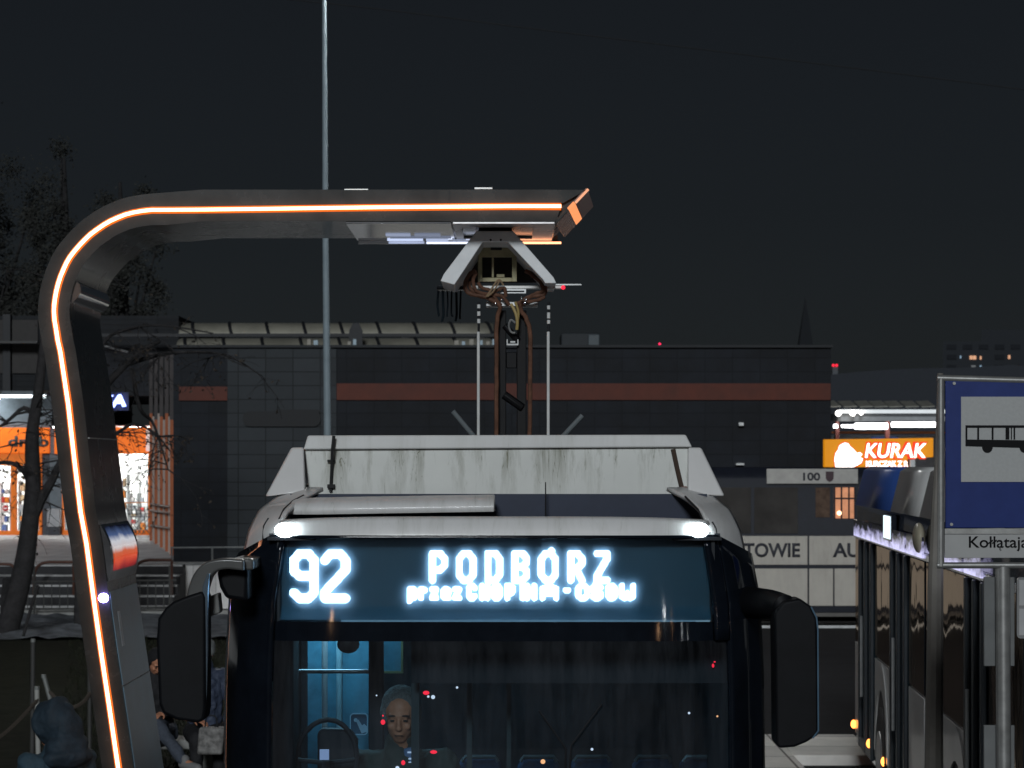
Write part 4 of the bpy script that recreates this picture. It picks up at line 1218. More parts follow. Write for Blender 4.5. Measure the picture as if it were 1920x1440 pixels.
m = MB(); m.box(X(80, D), X(94, D), D - .05, D + 4, 1.0, Z(850, D)); m.build('pier', mat('pier_dark', (.06, .065, .075), .6), sh)
m = MB(); m.box(X(94, D), X(118, D), D - .10, D + 4, 1.0, Z(802, D)); m.build('pier', M_lwall, sh)
m = MB()
for a, b, c_, e_ in ((118, 283, 994, 1007), (118, 121, 851, 994), (279, 283, 851, 994)):
    m.box(X(a, D), X(b, D), D - .16, D + .05, Z(e_, D), Z(c_, D))
m.build('window_frame', M_orangef, sh)
M_shopglass = glass('shop_glass', (.92, .95, .95), .8)
for a, b in ((-160, 22), (32, 75), (121, 279)):
    m = MB(); m.box(X(a, D), X(b, D), D - .03, D - .02, Z(994, D), Z(873 if a < 100 else 852, D)); m.build('glazing', M_shopglass, sh)
# interior room
M_room = mat('shop_white', (.75, .75, .74), .6)
m = MB(); m.box(-30, X(283, D), D + 4, D + 4.1, 1.0, Z(800, D)); m.box(-30, X(283, D), D + .1, D + 4, Z(800, D), Z(798, D)); m.box(X(283, D), X(284, D), D + .06, D + 4, 1.0, Z(800, D))
m.build('shop_room', M_room, sh)
for k in range(5):
    m = MB(); xx = X(-120 + k * 85, D); m.box(xx, xx + 1.0, D + .6, D + 3.4, Z(801, D) - .06, Z(801, D) - .02)
    m.build('ceiling_light', emis('shop_ceiling_light', (1, .98, .95), 26), sh)
# goods on shelves inside
goods = [mat('goods_' + n, c, .5) for n, c in (('white', (.7, .7, .72)), ('grey', (.3, .32, .35)), ('red', (.5, .06, .05)), ('blue', (.08, .15, .4)), ('orange', (.7, .22, .03)), ('tan', (.45, .33, .2)))]
for k, (a, b, top) in enumerate(((0, 20, 905), (34, 52, 900), (54, 74, 915), (222, 240, 890), (243, 258, 925), (260, 277, 905))):
    dd = D + 1.2 + (k % 3) * .8
    t = thing('shelf_rack', ('grey goods rack behind the left shop door', 'tall goods rack behind the right shop door', 'low goods rack beside the right shop door', 'tall goods rack behind the twiggy shop window', 'low goods rack in the middle of the shop window', 'goods rack at the slatted end of the shop window')[k], 'shelf', (X((a + b) / 2, dd), dd, 1.0))
    m = MB(); x0, x1 = X(a, dd), X(b, dd); zt = Z(top, dd)
    m.box(x0, x0 + .04, dd, dd + .4, 1.0, zt); m.box(x1 - .04, x1, dd, dd + .4, 1.0, zt)
    nsh = 5
    for j in range(nsh): m.box(x0 + .04, x1 - .04, dd, dd + .4, 1.05 + j * (zt - 1.1) / nsh, 1.08 + j * (zt - 1.1) / nsh)
    m.build('rack', M_steel, t)
    for gi, gm in enumerate(goods):
        m = MB(); ok = False
        for j in range(nsh):
            x = x0 + .06
            z = 1.081 + j * (zt - 1.1) / nsh
            hmax = (zt - 1.1) / nsh - .06
            rr = random.Random(k * 100 + j)
            while x < x1 - .16:
                w_ = rr.uniform(.07, .16); h_ = rr.uniform(.4, 1) * hmax; pick = rr.randrange(len(goods))
                if pick == gi: m.box(x, x + w_ - .01, dd - .02, dd + .3, z, z + h_); ok = True
                x += w_
        if ok: m.build('goods', gm, t)
# no entry disc on the door glass
m = MB(); m.disc_y(X(11, D), Z(953, D), .09, D - .06, D - .05); 
ne = tag(m.build('no_entry_sign', mat('sign_red', (.6, .03, .03), .5)), 'small red no entry disc stuck on the left shop door', 'sign')
m = MB(); m.box(X(11, D) - .06, X(11, D) + .06, D - .068, D - .062, Z(953, D) - .016, Z(953, D) + .016)
m.build('white_bar', mat('sign_white', (.8, .8, .8), .5), ne)
# parcel box on the pier
pb = thing('post_box', 'grey metal box standing against the pale shop pier', 'box', (X(99, D - .5), D - .5, 1.0))
m = MB(); m.box(X(88, D - .6), X(112, D - .6), D - .6, D - .2, Z(988, D - .6), Z(954, D - .6)); m.build('box_body', mat('box_grey', (.33, .33, .34), .5), pb, bevel=.02)
m = MB(); m.box(X(90, D - .6), X(111, D - .6), D - .55, D - .25, 1.0, Z(988.5, D - .6)); m.build('box_stand', mat('box_stand_dark', (.04, .042, .05), .6), pb)
# trolley rack in front of the window
tr = thing('trolley_rack', 'rack of wire shopping trolleys before the lit shop window', 'trolley rack', (X(258, D - 1.5), D - 1.5, 1.0))
d = D - 1.4
M_wire = mat('trolley_wire', (.10, .11, .12), .35, metal=.7)
for k in range(5):
    m = MB(); ox = 234 + k * 8
    m.tube([P(ox, 1002, d), P(ox + 10, 985, d), P(ox + 22, 970, d), P(ox + 20, 950, d), P(ox + 4, 950, d), P(ox + 8, 968, d), P(ox + 22, 970, d)], .014, 6)
    m.tube([P(ox + 10, 985, d), P(ox + 22, 1000, d)], .014, 6)
    m.tube([P(ox + 5, 956, d), P(ox + 20, 957, d)], .012, 6); m.tube([P(ox + 7, 963, d), P(ox + 21, 964, d)], .012, 6)
    m.build('trolley', M_wire, tr)
m = MB(); m.tube([P(230, 943, d - .1), P(282, 942, d - .1)], .018, 6); m.build('rack_rail', mat('rail_orange', (.6, .18, .05), .5), tr)

# illuminated letters on the dark wall
ls = thing('lit_letters', 'blue white illuminated letters on the dark wall behind the arm', 'sign', (X(222, D - .6), D - .6, Z(766, D)))
fn = lambda v: Vector((v.x, v.y, v.z + (v.x - X(224, D)) * .10))
text_mesh('KA', (X(190, D), X(241, D), Z(764, D), Z(741, D)), D - .5, .06, bold=.045, shear=.1, name='letters', m=emis('blue_white_letters', (.28, .36, 1), 6.0), parent=ls, fn=fn)
m = MB(); m.box(X(192, D), X(244, D), D - .30, D - .26, Z(770, D), Z(736, D)); m.build('letter_board', mat('letter_board_blue', (.015, .02, .05), .5), ls)

# slatted screen beside the store
sc_ = thing('slatted_screen', 'row of tall orange and white slats beside the store corner', 'screen', (X(303, 68), 68, 1.0))
M_slw = mat('slat_white', (.30, .24, .21), .5); M_slo = mat('slat_orange', (.30, .075, .02), .5)
for i, (px, dd) in enumerate(((283.5, 74), (288, 72.5), (293, 71), (298, 69.5), (303, 68), (308, 66.5), (313, 65), (318, 63.5), (322.5, 62))):
    w_ = .030 if i % 2 else .04
    m = MB(); m.box(X(px, dd) - w_, X(px, dd) + w_, dd - .05, dd + .05, 1.0, Z(775 + (i % 3) * 6, dd))
    m.build('slat', M_slo if i % 2 == 0 else M_slw, sc_)
    if i % 2 == 0:
        m = MB(); m.box(X(px, dd) - .05, X(px, dd) + .05, dd - .05, dd + .05, Z(775 + (i % 3) * 6, dd) + .002, Z(662, dd))
        m.build('slat_extension', mat('slat_dark', (.045, .038, .038), .6), sc_)  # upper slats painted dark where the shop light fades
m = MB()
for py in (945, 957, 985): m.tube([P(282, py, 74), P(322, py + 6, 62)], .03, 6)
m.build('screen_rail', M_slw, sc_)

# stairs up to the plaza
m = MB()
for k in range(5):
    m.box(-16, X(330, 55), 54.35 + k * .45, 56.62, k * .2, (k + 1) * .2)
steps = tag(m.build('stone_steps', mat('step_dark', (.022, .022, .024), .7, var=.3)), 'wide dark steps with pale nosings up to the plaza', 'steps')
for k in range(5):
    m = MB(); y = 54.35 + k * .45
    m.box(-15.9, X(329, 55), y - .012, y + .30, (k + 1) * .2 - .028, (k + 1) * .2 + .006)
    m.build('step_nosing', mat('nosing_pale', (.36, .36, .36), .6, var=.3, vscale=4), steps)
# handrails and railing
M_brown = mat('brown_rail', (.085, .04, .030), .45, metal=.3)
def hrail(x0, x1, py, lab):
    t = thing('handrail', lab, 'handrail', (X((x0 + x1) / 2, 55), 55, .4))
    m = MB(); d = 55.0
    m.tube(wob([P(x0, 1130, d), P(x0, py + 30, d), P(x0 + 4, py + 12, d), P(x0 + 14, py + 3, d), P(x0 + 28, py, d), P((x0 + x1) / 2, py, d), P(x1, py, d)], 4), .032, 8)
    m.tube([P(x1, py, d), P(x1, 1130, d)], .03, 8)
    m.build('rail_tube', M_brown, t, smooth=True)
hrail(64, 138, 1054, 'brown tube handrail on the steps beside the leaning tree')
hrail(252, 322, 1050, 'brown tube handrail on the steps beside the slatted screen')
t = thing('handrail', 'brown curved handrail at the left edge of the steps', 'handrail', (X(10, 55), 55, .4))
m = MB(); m.tube(wob([P(-60, 1058, 55), P(10, 1058, 55), P(24, 1062, 55), P(32, 1078, 55), P(33, 1120, 55)], 4), .032, 8); m.build('rail_tube', M_brown, t, smooth=True)
rg = thing('railing', 'low thin metal railing along the foot of the steps', 'railing', (X(190, 53.4), 53.4, .05))
d = 53.4
m = MB(); m.tube([P(50, 1091, d), P(330, 1088, d)], .02, 6); m.tube([P(50, 1142, d), P(330, 1138, d)], .018, 6)
m.build('rail', M_darkgrey, rg)
m = MB()
for k in range(19): px = 52 + k * 15; m.tube([P(px, 1091, d), P(px, 1142, d)], .012, 6)
for px in (64, 200, 318): m.tube([P(px, 1060, d), P(px, 1158, d)], .022, 6)
m.build('bars', M_darkgrey, rg)
# steel railing at the store end
rs = thing('railing', 'pale steel guard rail in front of the store corner', 'railing', (X(390, 56.5), 56.5, 1.0))
d = 56.6
m = MB()
for py in (1027, 1058): m.tube([P(320, py, d), P(470, py - 1, d)], .018, 6)
for px in (322, 398, 468): m.tube([P(px, 1025, d), P(px, 1063, d)], .022, 6)
m.build('rail', M_steel, rs)
m = MB(); m.box(X(318, 56.3), X(328, 56.3), 56.2, 56.4, .2, Z(1058, 56.3)); m.build('post', mat('white_post', (.5, .5, .5), .5), rs)

# ------------------------------------------------------------------ chain posts at the left
d = 24.0
M_postgrey = mat('post_grey', (.20, .21, .20), .5, metal=.3)
def bollard(px0, py0, px1, py1, r, lab, mm):
    t = thing('chain_post', lab, 'post', (X(px1, d), d, 0))
    m = MB(); a, b = P(px0, py0, d), P(px1, py1, d)
    foot = b + (b - a).normalized() * 0.01; 
    k = (a.z) / (a.z - b.z); foot = a + (b - a) * k
    m.tube([a, foot], r, 10); m.build('post_tube', mm, t, smooth=True)
    m = MB(); m.tube([a + Vector((0, 0, .012)), a - Vector((0, 0, .02))], r * 1.1, 10); m.build('post_cap', M_postgrey, t, smooth=True)
bollard(69, 1289, 70, 1334, .024, 'short pale chain post left of the hooded person', mat('pale_post', (.34, .34, .32), .5))
bollard(82, 1267, 96, 1318, .022, 'tilted chain post just behind the hood', M_postgrey)
bollard(62, 1200, 61, 1330, .022, 'tall dark chain post left of the short pale one', M_darkgrey)
bollard(168, 1250, 168, 1340, .02, 'dark chain post half hidden by the charging arm', M_darkgrey)
def chain(pts, lab):
    path = wob([P(a, b, d - .04) for a, b in pts], 10)
    m = MB(); L = 0
    seg = []
    step = .04
    acc = 0.0
    for p, q in zip(path[:-1], path[1:]):
        n_seg = max(1, int((q - p).length / step))
        for k in range(n_seg): seg.append((p.lerp(q, k / n_seg), (q - p).normalized()))
    for i, (p, tdir) in enumerate(seg):
        side = Vector((0, 1, 0)) if i % 2 else tdir.cross(Vector((0, 1, 0)))
        ring_ = [p + tdir * (.027 * math.cos(2 * math.pi * k / 8)) + side * (.013 * math.sin(2 * math.pi * k / 8)) for k in range(9)]
        m.tube(ring_, .0045, 4)
    tag(m.build('chain', mat('chain_steel', (.12, .10, .085), .5, metal=.4)), lab, 'chain')
chain([(-6, 1386), (20, 1365), (45, 1340), (69, 1313)], 'slack chain hanging to the left of the short pale post')
chain([(96, 1300), (120, 1322), (140, 1325), (158, 1314), (168, 1300)], 'slack chain hanging behind the hooded person')

# ------------------------------------------------------------------ tram
D = 51.0
tram = thing('tram', 'grey white tram with dark windows and number 100 behind the bus', 'tram', (X(1300, D), D + 1.2, 0))
M_trw = streak_mat('tram_white', (.40, .375, .335), (.20, .19, .17), .5, .55, 1.9, .5)
M_trd = mat('tram_dark', (.011, .013, .020), .5, var=.2, spec=.15)
zr, zb = Z(876, D), Z(1150, D)
m = MB(); sec = [(D, .28), (D, 2.9), (D + .05, zr - .15), (D + .25, zr), (D + 2.2, zr), (D + 2.35, zr - .15), (D + 2.4, 2.9), (D + 2.4, .28)]
m.prism_x(sec, X(690, D), X(1760, D)); m.build('body', M_trd, tram, bevel=.03)
def tpan(a, b, c_, e_, nm, mm, off=.02, bev=.008, par=None):
    m = MB(); m.box(X(a, D), X(b, D), D - off, D - .002, Z(e_, D), Z(c_, D)); return m.build(nm, mm, par or tram, bevel=bev)
for a, b in ((700, 930), (932, 1220), (1222, 1514), (1517, 1755)):
    p1 = tpan(a, b, 1005, 1059, 'side_panel', M_trw)
    if a == 1222: text_mesh('TOWIE', (X(1394, D), X(1500, D), Z(1045, D), Z(1018, D)), D - .026, .004, bold=.03, name='side_lettering', m=mat('tram_lettering', (.035, .036, .045), .5), parent=p1)
    if a == 1517: text_mesh('AU', (X(1561, D), X(1612, D), Z(1045, D), Z(1018, D)), D - .026, .004, bold=.03, name='side_lettering', m=mat('tram_lettering', (.035, .036, .045), .5), parent=p1)
for a, b in ((700, 930), (932, 1220), (1222, 1514), (1517, 1562), (1564.5, 1755)): tpan(a, b, 1066, 1136, 'lower_panel', M_trw)
bd = tpan(1437, 1608, 879, 907, 'number_board', mat('board_grey', (.36, .35, .33), .5), .06)
text_mesh('100', (X(1505, D), X(1537, D), Z(901, D), Z(886, D)), D - .068, .005, bold=.03, name='number', m=mat('tram_lettering', (.035, .036, .045), .5), parent=bd)
m = MB(); m.prism_y(XZ([(1547.5, 884), (1562.5, 884), (1562.5, 897), (1560, 901), (1555, 904), (1550, 901), (1547.5, 897)], D), D - .066, D - .061)
m.build('crest', mat('crest_dark', (.05, .028, .035), .5), bd)
M_trglass = mat('tram_glass_dim', (.045, .042, .040), .08, var=.3, vscale=1.5)
for a, b in ((720, 820), (830, 930), (960, 1060), (1070, 1170), (1200, 1290), (1300, 1336), (1343, 1408), (1414, 1496)): tpan(a, b, 914, 1000, 'window', M_trglass, .012, .01)
tpan(1529, 1556, 914, 970, 'window', mat('tram_glass_warm', (.09, .06, .045), .1, var=.4), .012, .01)
wl_ = tpan(1563, 1603, 914, 972, 'lit_window', mat('lit_window_warm', (.3, .14, .08), .2, var=.6, vscale=5, emit=(1, .42, .22), estr=.42), .012, .004)  # pane glows in place of kiosk light showing in the glass
m = MB()
for a in (1563, 1576, 1590, 1601): m.box(X(a, D), X(a + 3, D), D - .03, D - .014, Z(972, D), Z(914, D))
m.box(X(1563, D), X(1603, D), D - .032, D - .028, Z(936, D), Z(933, D))
m.build('window_bar', M_trd, wl_)
m = MB(); m.ball(P(1573.5, 962, D - .04), .045, 10, 6); m.build('cabin_lamp', emis('warm_cabin_lamp', (1, .6, .35), 4), wl_)
wl2 = tpan(1611, 1640, 914, 972, 'lit_window', MATS['lit_window_warm'], .012, .004)
tpan(690, 1760, 1140, 1148, 'skirt_line', M_trd, .03, 0)
tpan(690, 1760, 1149, 1156, 'skirt', mat('tram_skirt', (.10, .095, .09), .6), .02, 0)
m = MB()
for k in range(8):
    xx = X(760 + k * 125, D); m.prism_y([(xx + .3 * math.cos(a * math.pi / 10), .35 + .3 * math.sin(a * math.pi / 10)) for a in range(20)], D + .35, D + .5)
m.build('wheels', M_steel, tram)

# ------------------------------------------------------------------ take-away sign on its kiosk
D = 53.9
ks = thing('kiosk', 'dark take-away kiosk behind the tram', 'kiosk', (X(1650, D + 1), D + 1, 0))
m = MB(); m.box(X(1540, D), X(1745, D), D, D + 2.5, 0, Z(893, D)); m.build('kiosk_wall', M_trd, ks)
m = MB(); m.box(X(1535, D), X(1706, D), D - .3, D + 2.6, Z(892.5, D), Z(878, D)); m.build('kiosk_roof', mat('kiosk_roof_dark', (.04, .02, .016), .6), ks)
m = MB(); m.box(X(1702, D), X(1711, D), D - .35, D - .25, Z(892, D), Z(862, D)); m.build('kiosk_bracket', M_steel, ks)
sg = thing('shop_sign', 'bright orange KURAK sign with a white chicken on the kiosk roof', 'sign', (X(1648, D), D - .1, Z(877, D)))
m = MB(); m.prism_y(XZ([(1546, 824), (1750, 821), (1750, 857), (1702, 860), (1702, 876), (1546, 876)], D - .2), D - .2, D + .05)
m.build('sign_panel', mat('sign_amber', (.2, .08, .004), .5, emit=(1, .36, .003), estr=.58), sg, bevel=.01)
M_sgw = emis('sign_white_light', (1, .93, .88), 3.0)
M_sgr = emis('sign_red_outline', (1, .05, .008), 1.0)
ck = [(1567, 876), (1565, 862), (1567, 850), (1572, 843), (1574, 836), (1579, 832), (1585, 830), (1591, 832), (1594, 837), (1600, 842), (1607, 850), (1612, 848), (1617, 852), (1612, 857), (1618, 860), (1615, 868), (1608, 872), (1600, 876)]
m = MB(); m.prism_y(XZ(ck, D - .26), D - .26, D - .235); m.build('chicken_emblem', M_sgw, sg)
cx, cy = 1591, 856
m = MB(); m.prism_y(XZ([(cx + (a - cx) * 1.07, min(877, cy + (b - cy) * 1.09)) for a, b in ck], D - .232), D - .232, D - .21); m.build('emblem_outline', M_sgr, sg)
text_mesh('KURAK', (X(1622, D - .26), X(1737, D - .26), Z(858.5, D - .26), Z(831, D - .26)), D - .262, .02, bold=.012, shear=.18, name='sign_lettering', m=M_sgw, parent=sg)
text_mesh('KURAK', (X(1619, D - .23), X(1740, D - .23), Z(861.5, D - .23), Z(828, D - .23)), D - .23, .02, bold=.10, shear=.18, name='lettering_outline', m=M_sgr, parent=sg)
text_mesh('KURCZAK Z R', (X(1624, D - .26), X(1703, D - .26), Z(875, D - .26), Z(864, D - .26)), D - .262, .02, bold=.035, name='sign_lettering', m=M_sgw, parent=sg)
text_mesh('KURCZAK Z R', (X(1623, D - .23), X(1704, D - .23), Z(876, D - .23), Z(863, D - .23)), D - .23, .02, bold=.07, name='lettering_outline', m=M_sgr, parent=sg)

# ------------------------------------------------------------------ station platform roof, far right
D = 92.0
pf = thing('platform_roof', 'brightly lit platform roof with long white tube lamps', 'platform roof', (X(1720, D), D, 0))
M_soff = mat('platform_soffit', (.30, .31, .32), .5, var=.15)
m = MB(); m.prism_x([(D - 3, Z(790, D - 3)), (D - 3, Z(776, D - 3)), (D + 9, Z(790, D + 9) + .3), (D + 9, Z(790, D + 9) + .1)], X(1550, D), X(2100, D)); m.build('roof_slab', M_soff, pf)
m = MB(); m.box(X(1552, D), X(2100, D), D - 3.3, D - 3.1, Z(775, D - 3.2), Z(768, D - 3.2)); m.build('roof_fascia', mat('fascia_lit', (.7, .72, .72), .5, emit=(.9, .97, 1), estr=.45), pf)
for k, a in enumerate((1552, 1582, 1612, 1640, 1668, 1698, 1728)):
    m = MB(); m.add([P(a, 762, D - 3), P(a + 25, 761, D - 3), P(a + 12, 751, D - 2), P(a - 12, 752, D - 2)], [(0, 1, 2, 3)])
    m.build('roof_light_pane', mat('roof_pane_warm', (.20, .195, .17), .4, var=.3), pf, solid=.04)
M_tube = emis('white_tube_lamp', (.98, .98, 1), 10)
for a, b, y0, y1 in ((1560, 1567, 796, 803), (1575, 1599, 797, 802), (1600, 1660, 794, 805), (1668, 1760, 792, 801), (1790, 1900, 790, 799)):
    m = MB(); m.box(X(a, D), X(b, D), D - .6, D - .4, Z(y1, D), Z(y0, D)); m.build('tube_lamp', M_tube, pf, bevel=.02)
for px, py in ((1572, 775), (1599, 774.5), (1615, 774)):
    m = MB(); m.ball(P(px, py, D - 3.5), .07 if px > 1610 else .10, 10, 6); m.build('spot_lamp', emis('spot_white', (1, .95, .9), 8), pf, smooth='all')
for px in (1569, 1663): 
    m = MB(); m.box(X(px - 3.5, D), X(px + 3.5, D), D - .2, D + .1, 0, Z(790, D)); m.build('pillar', mat('pillar_red', (.16, .055, .045), .5), pf)
m = MB(); m.box(X(1550, D), X(2100, D), D + 6, D + 6.3, 0, Z(812, D)); m.build('back_wall', mat('platform_wall_grey', (.34, .36, .38), .5, var=.2), pf)
m = MB(); m.box(X(1550, D), X(2100, D), D + 5.9, D + 5.98, Z(813, D + 5.9), Z(809, D + 5.9)); m.build('orange_stripe', mat('stripe_orange', (.6, .16, .03), .5), pf)
m = MB(); m.box(X(1648, D), X(1700, D), D + 2, D + 2.1, Z(822, D), Z(817, D)); m.build('blue_sign_board', mat('board_blue', (.03, .09, .3), .5), pf)
# hangar roof arc
D = 130.0
arc = [(1480, 760)] + [(1480 + 420 * k / 16, 715 - 25 * math.sin(math.pi * min(1, (k + 1) / 12) * .5) + (0 if k < 12 else (k - 12) * -1.5)) for k in range(17)] + [(1960, 690), (1960, 870), (1480, 870)]
m = MB(); m.prism_y(XZ(arc, D), D, D + 30); tag(m.build('hall_roof', mat('hall_roof_dark', (.024, .028, .036), .7)), 'dark arched hall roof beyond the platform lamps', 'hall')
# apartment block
D = 260.0
ap = thing('apartment_block', 'dark apartment tower with a few warm lit windows at the right', 'apartment block', (X(1860, D), D, 0))
m = MB(); kx = 1 + 14 / D
m.prism_z([(X(1768, D), D), (X(2060, D), D), (X(2060, D) * kx, D + 14), (X(1768, D) * kx, D + 14)], 0, Z(640, D))
m.prism_z([(X(1840, D), D + .02), (X(2060, D), D + .02), (X(2060, D) * kx, D + 14), (X(1840, D) * kx, D + 14)], Z(640, D) + .001, Z(618, D)); m.build('wall', mat('block_wall', (.020, .023, .028), .8, var=.15, vscale=.1), ap)
M_dw = mat('dark_pane', (.016, .018, .022), .2)
for r_ in range(5):
    for c_ in range(9):
        a = 1775 + c_ * 30; y = 646 + r_ * 19
        if (r_, c_) in ((1, 1), (1, 2), (1, 4), (2, 1), (2, 2)): continue
        m = MB(); m.box(X(a, D), X(a + 18, D), D - .1, D - .02, Z(y + 9, D), Z(y, D)); m.build('window', M_dw, ap)
M_ww = emis('warm_room_light', (1, .52, .30), .75); M_cw = emis('cool_room_light', (.5, .75, 1), .5)
for a, b, y0, y1, mm in ((1818, 1823, 667, 674, M_ww), (1824, 1830, 667, 674, M_ww), (1837, 1840, 668, 674, M_ww), (1890, 1894, 666, 673, M_ww), (1837, 1840, 685, 692, M_cw), (1800, 1802, 667, 672, M_cw), (1821, 1829, 685, 690, mat('dim_room', (.1, .1, .1), .5, emit=(.7, .75, .8), estr=.10)), (1909, 1911, 685, 688, M_ww)):
    m = MB(); m.box(X(a, D), X(b, D), D - .1, D - .02, Z(y1, D), Z(y0, D)); m.build('lit_window', mm, ap)
# church spire
D = 420.0
m = MB(); c = P(1510, 660, D); 
m.add([(c.x - 1.3, D - 1.3, c.z), (c.x + 1.3, D - 1.3, c.z), (c.x + 1.3, D + 1.3, c.z), (c.x - 1.3, D + 1.3, c.z), (c.x, D, Z(556, D))], [(0, 1, 4), (1, 2, 4), (2, 3, 4), (3, 0, 4)])
m.box(c.x - 1.3, c.x + 1.3, D - 1.3, D + 1.3, 0, c.z)
tag(m.build('church_spire', mat('spire_dark', (.009, .011, .014), .8)), 'faint pointed church spire against the night sky', 'church spire')
# mast with red lamps and far red beacon
D = 300.0
rt = thing('radio_mast', 'grey mast with two red warning lamps at the store corner', 'mast', (X(1566, D), D, 0))
m = MB(); m.box(X(1561, D), X(1571, D), D, D + .6, 0, Z(688, D)); m.build('mast_shaft', mat('mast_grey', (.09, .10, .11), .7), rt)
for px in (1562.5, 1568.5):
    m = MB(); m.ball(P(px, 685, D - .1), .16, 8, 6); m.build('warning_lamp', M_redlampglint, rt)
m = MB(); m.box(X(1236, D), X(1238.2, D), D, D + .4, 0, Z(646, D)); 
rb = tag(m.build('chimney', mat('chimney_dark', (.03, .03, .035), .8)), 'far chimney with a single red beacon above the store roof', 'chimney')
m = MB(); m.ball(P(1237, 645, D), .14, 8, 6); m.build('beacon', emis('beacon_red', (1, .02, .1), 2.2), rb)

# ------------------------------------------------------------------ second bus at the right
TH = -0.0507
rear = Vector((3.583, 26.9, 0))
b2 = thing('city_bus', 'blue and white city bus seen along its dark glazed door side', 'bus', tuple(rear), TH)
# local frame: x to the right across the bus, -y towards the camera, z up. k(px): length from the rear of a photo column
def kk(px): return -(26.9 - 10736.0 / (px - 1205.0))
L2 = 12.3
M_b2w = mat('bus_white', (.56, .56, .55), .3, coat=.3, var=.12, vscale=2); M_b2g = mat('bus_gloss_black', (.010, .013, .020), .05, coat=.6)
sec = [(0, .32), (0, 2.42), (.01, 2.76), (.05, 2.92), (.085, 3.06), (.10, 3.12), (.16, 3.15), (2.2, 3.15), (2.40, 2.9), (2.5, 2.4), (2.5, .32)]
m = MB()
n = len(sec)
def secpts(y, s): return [(x * s + 1.25 * (1 - s), y, z) for x, z in sec]
yy = [(.0, .985), (-.04, .996), (-.12, 1.0), (-L2 + .3, 1.0), (-L2 + .08, .98), (-L2, .93)]
rows = [secpts(*q) for q in yy]
vs = [p for r_ in rows for p in r_]
fs = [(i * n + k, i * n + (k + 1) % n, (i + 1) * n + (k + 1) % n, (i + 1) * n + k) for i in range(len(yy) - 1) for k in range(n)] + [tuple(range(n)), tuple(range((len(yy) - 1) * n, len(yy) * n))]
m.add(vs, fs)
m.build('body', M_b2g, b2, smooth=True, local=True)
# roof coves: blue at the rear then white
def cove(ya, yb, mm, nm):
    m = MB(); q = [(.012, 2.775), (.098, 3.128), (.16, 3.164)]
    m.grid([[(x - .014, ya, z) for x, z in q], [(x - .014, yb, z) for x, z in q]])
    m.build(nm, mm, b2, local=True, solid=-.012, smooth=True)
cove(-.12, kk(1672), mat('bus_blue', (.035, .085, .30), .35), 'roof_cove')
ya = kk(1672) - .01
while ya > -L2 + .4:
    yb = max(ya - 2.4, -L2 + .35); cove(ya, yb, M_b2w, 'roof_cove'); ya = yb - .012
m = MB(); m.box(.6, 2.0, -9.5, -2.0, 3.165, 3.36); m.build('roof_unit', M_b2w, b2, local=True, bevel=.05)
# cantrail trim with bright aluminium lower edge
m = MB(); m.box(-.03, .0, -L2 + .4, -.15, 2.44, 2.50); m.build('cantrail', mat('cantrail_alu', (.55, .56, .62), .12, metal=.9), b2, local=True, bevel=.008)
M_cantrefl = bpy.data.materials.new('cantrail_light'); M_cantrefl.use_nodes = True  # mottled glow put in for wavy reflections along the cantrail
cn, cl_ = M_cantrefl.node_tree.nodes, M_cantrefl.node_tree.links
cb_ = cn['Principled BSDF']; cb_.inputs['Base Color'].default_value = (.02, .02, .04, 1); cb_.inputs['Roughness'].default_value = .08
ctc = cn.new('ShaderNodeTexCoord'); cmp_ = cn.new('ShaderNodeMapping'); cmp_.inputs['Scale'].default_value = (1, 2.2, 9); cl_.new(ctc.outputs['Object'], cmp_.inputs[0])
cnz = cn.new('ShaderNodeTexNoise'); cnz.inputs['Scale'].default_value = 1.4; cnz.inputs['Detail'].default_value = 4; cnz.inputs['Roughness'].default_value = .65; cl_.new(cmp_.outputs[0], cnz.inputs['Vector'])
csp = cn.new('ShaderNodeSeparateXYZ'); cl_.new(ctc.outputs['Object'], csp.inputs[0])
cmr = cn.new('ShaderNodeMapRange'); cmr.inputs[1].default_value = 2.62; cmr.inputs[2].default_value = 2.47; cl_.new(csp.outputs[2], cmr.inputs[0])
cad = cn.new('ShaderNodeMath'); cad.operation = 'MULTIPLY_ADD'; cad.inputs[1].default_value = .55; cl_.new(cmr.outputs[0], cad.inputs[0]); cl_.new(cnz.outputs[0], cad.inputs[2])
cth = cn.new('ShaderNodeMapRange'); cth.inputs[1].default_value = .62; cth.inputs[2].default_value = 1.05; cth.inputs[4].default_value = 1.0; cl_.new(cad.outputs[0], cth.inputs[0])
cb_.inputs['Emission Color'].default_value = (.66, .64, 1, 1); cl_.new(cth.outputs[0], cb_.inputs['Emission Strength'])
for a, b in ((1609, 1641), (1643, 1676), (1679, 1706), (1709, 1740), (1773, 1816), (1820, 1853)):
    m = MB(); m.box(-.045, -.031, kk(b), kk(a), 2.465, 2.63); m.build('cantrail_lamp', M_cantrefl, b2, local=True)
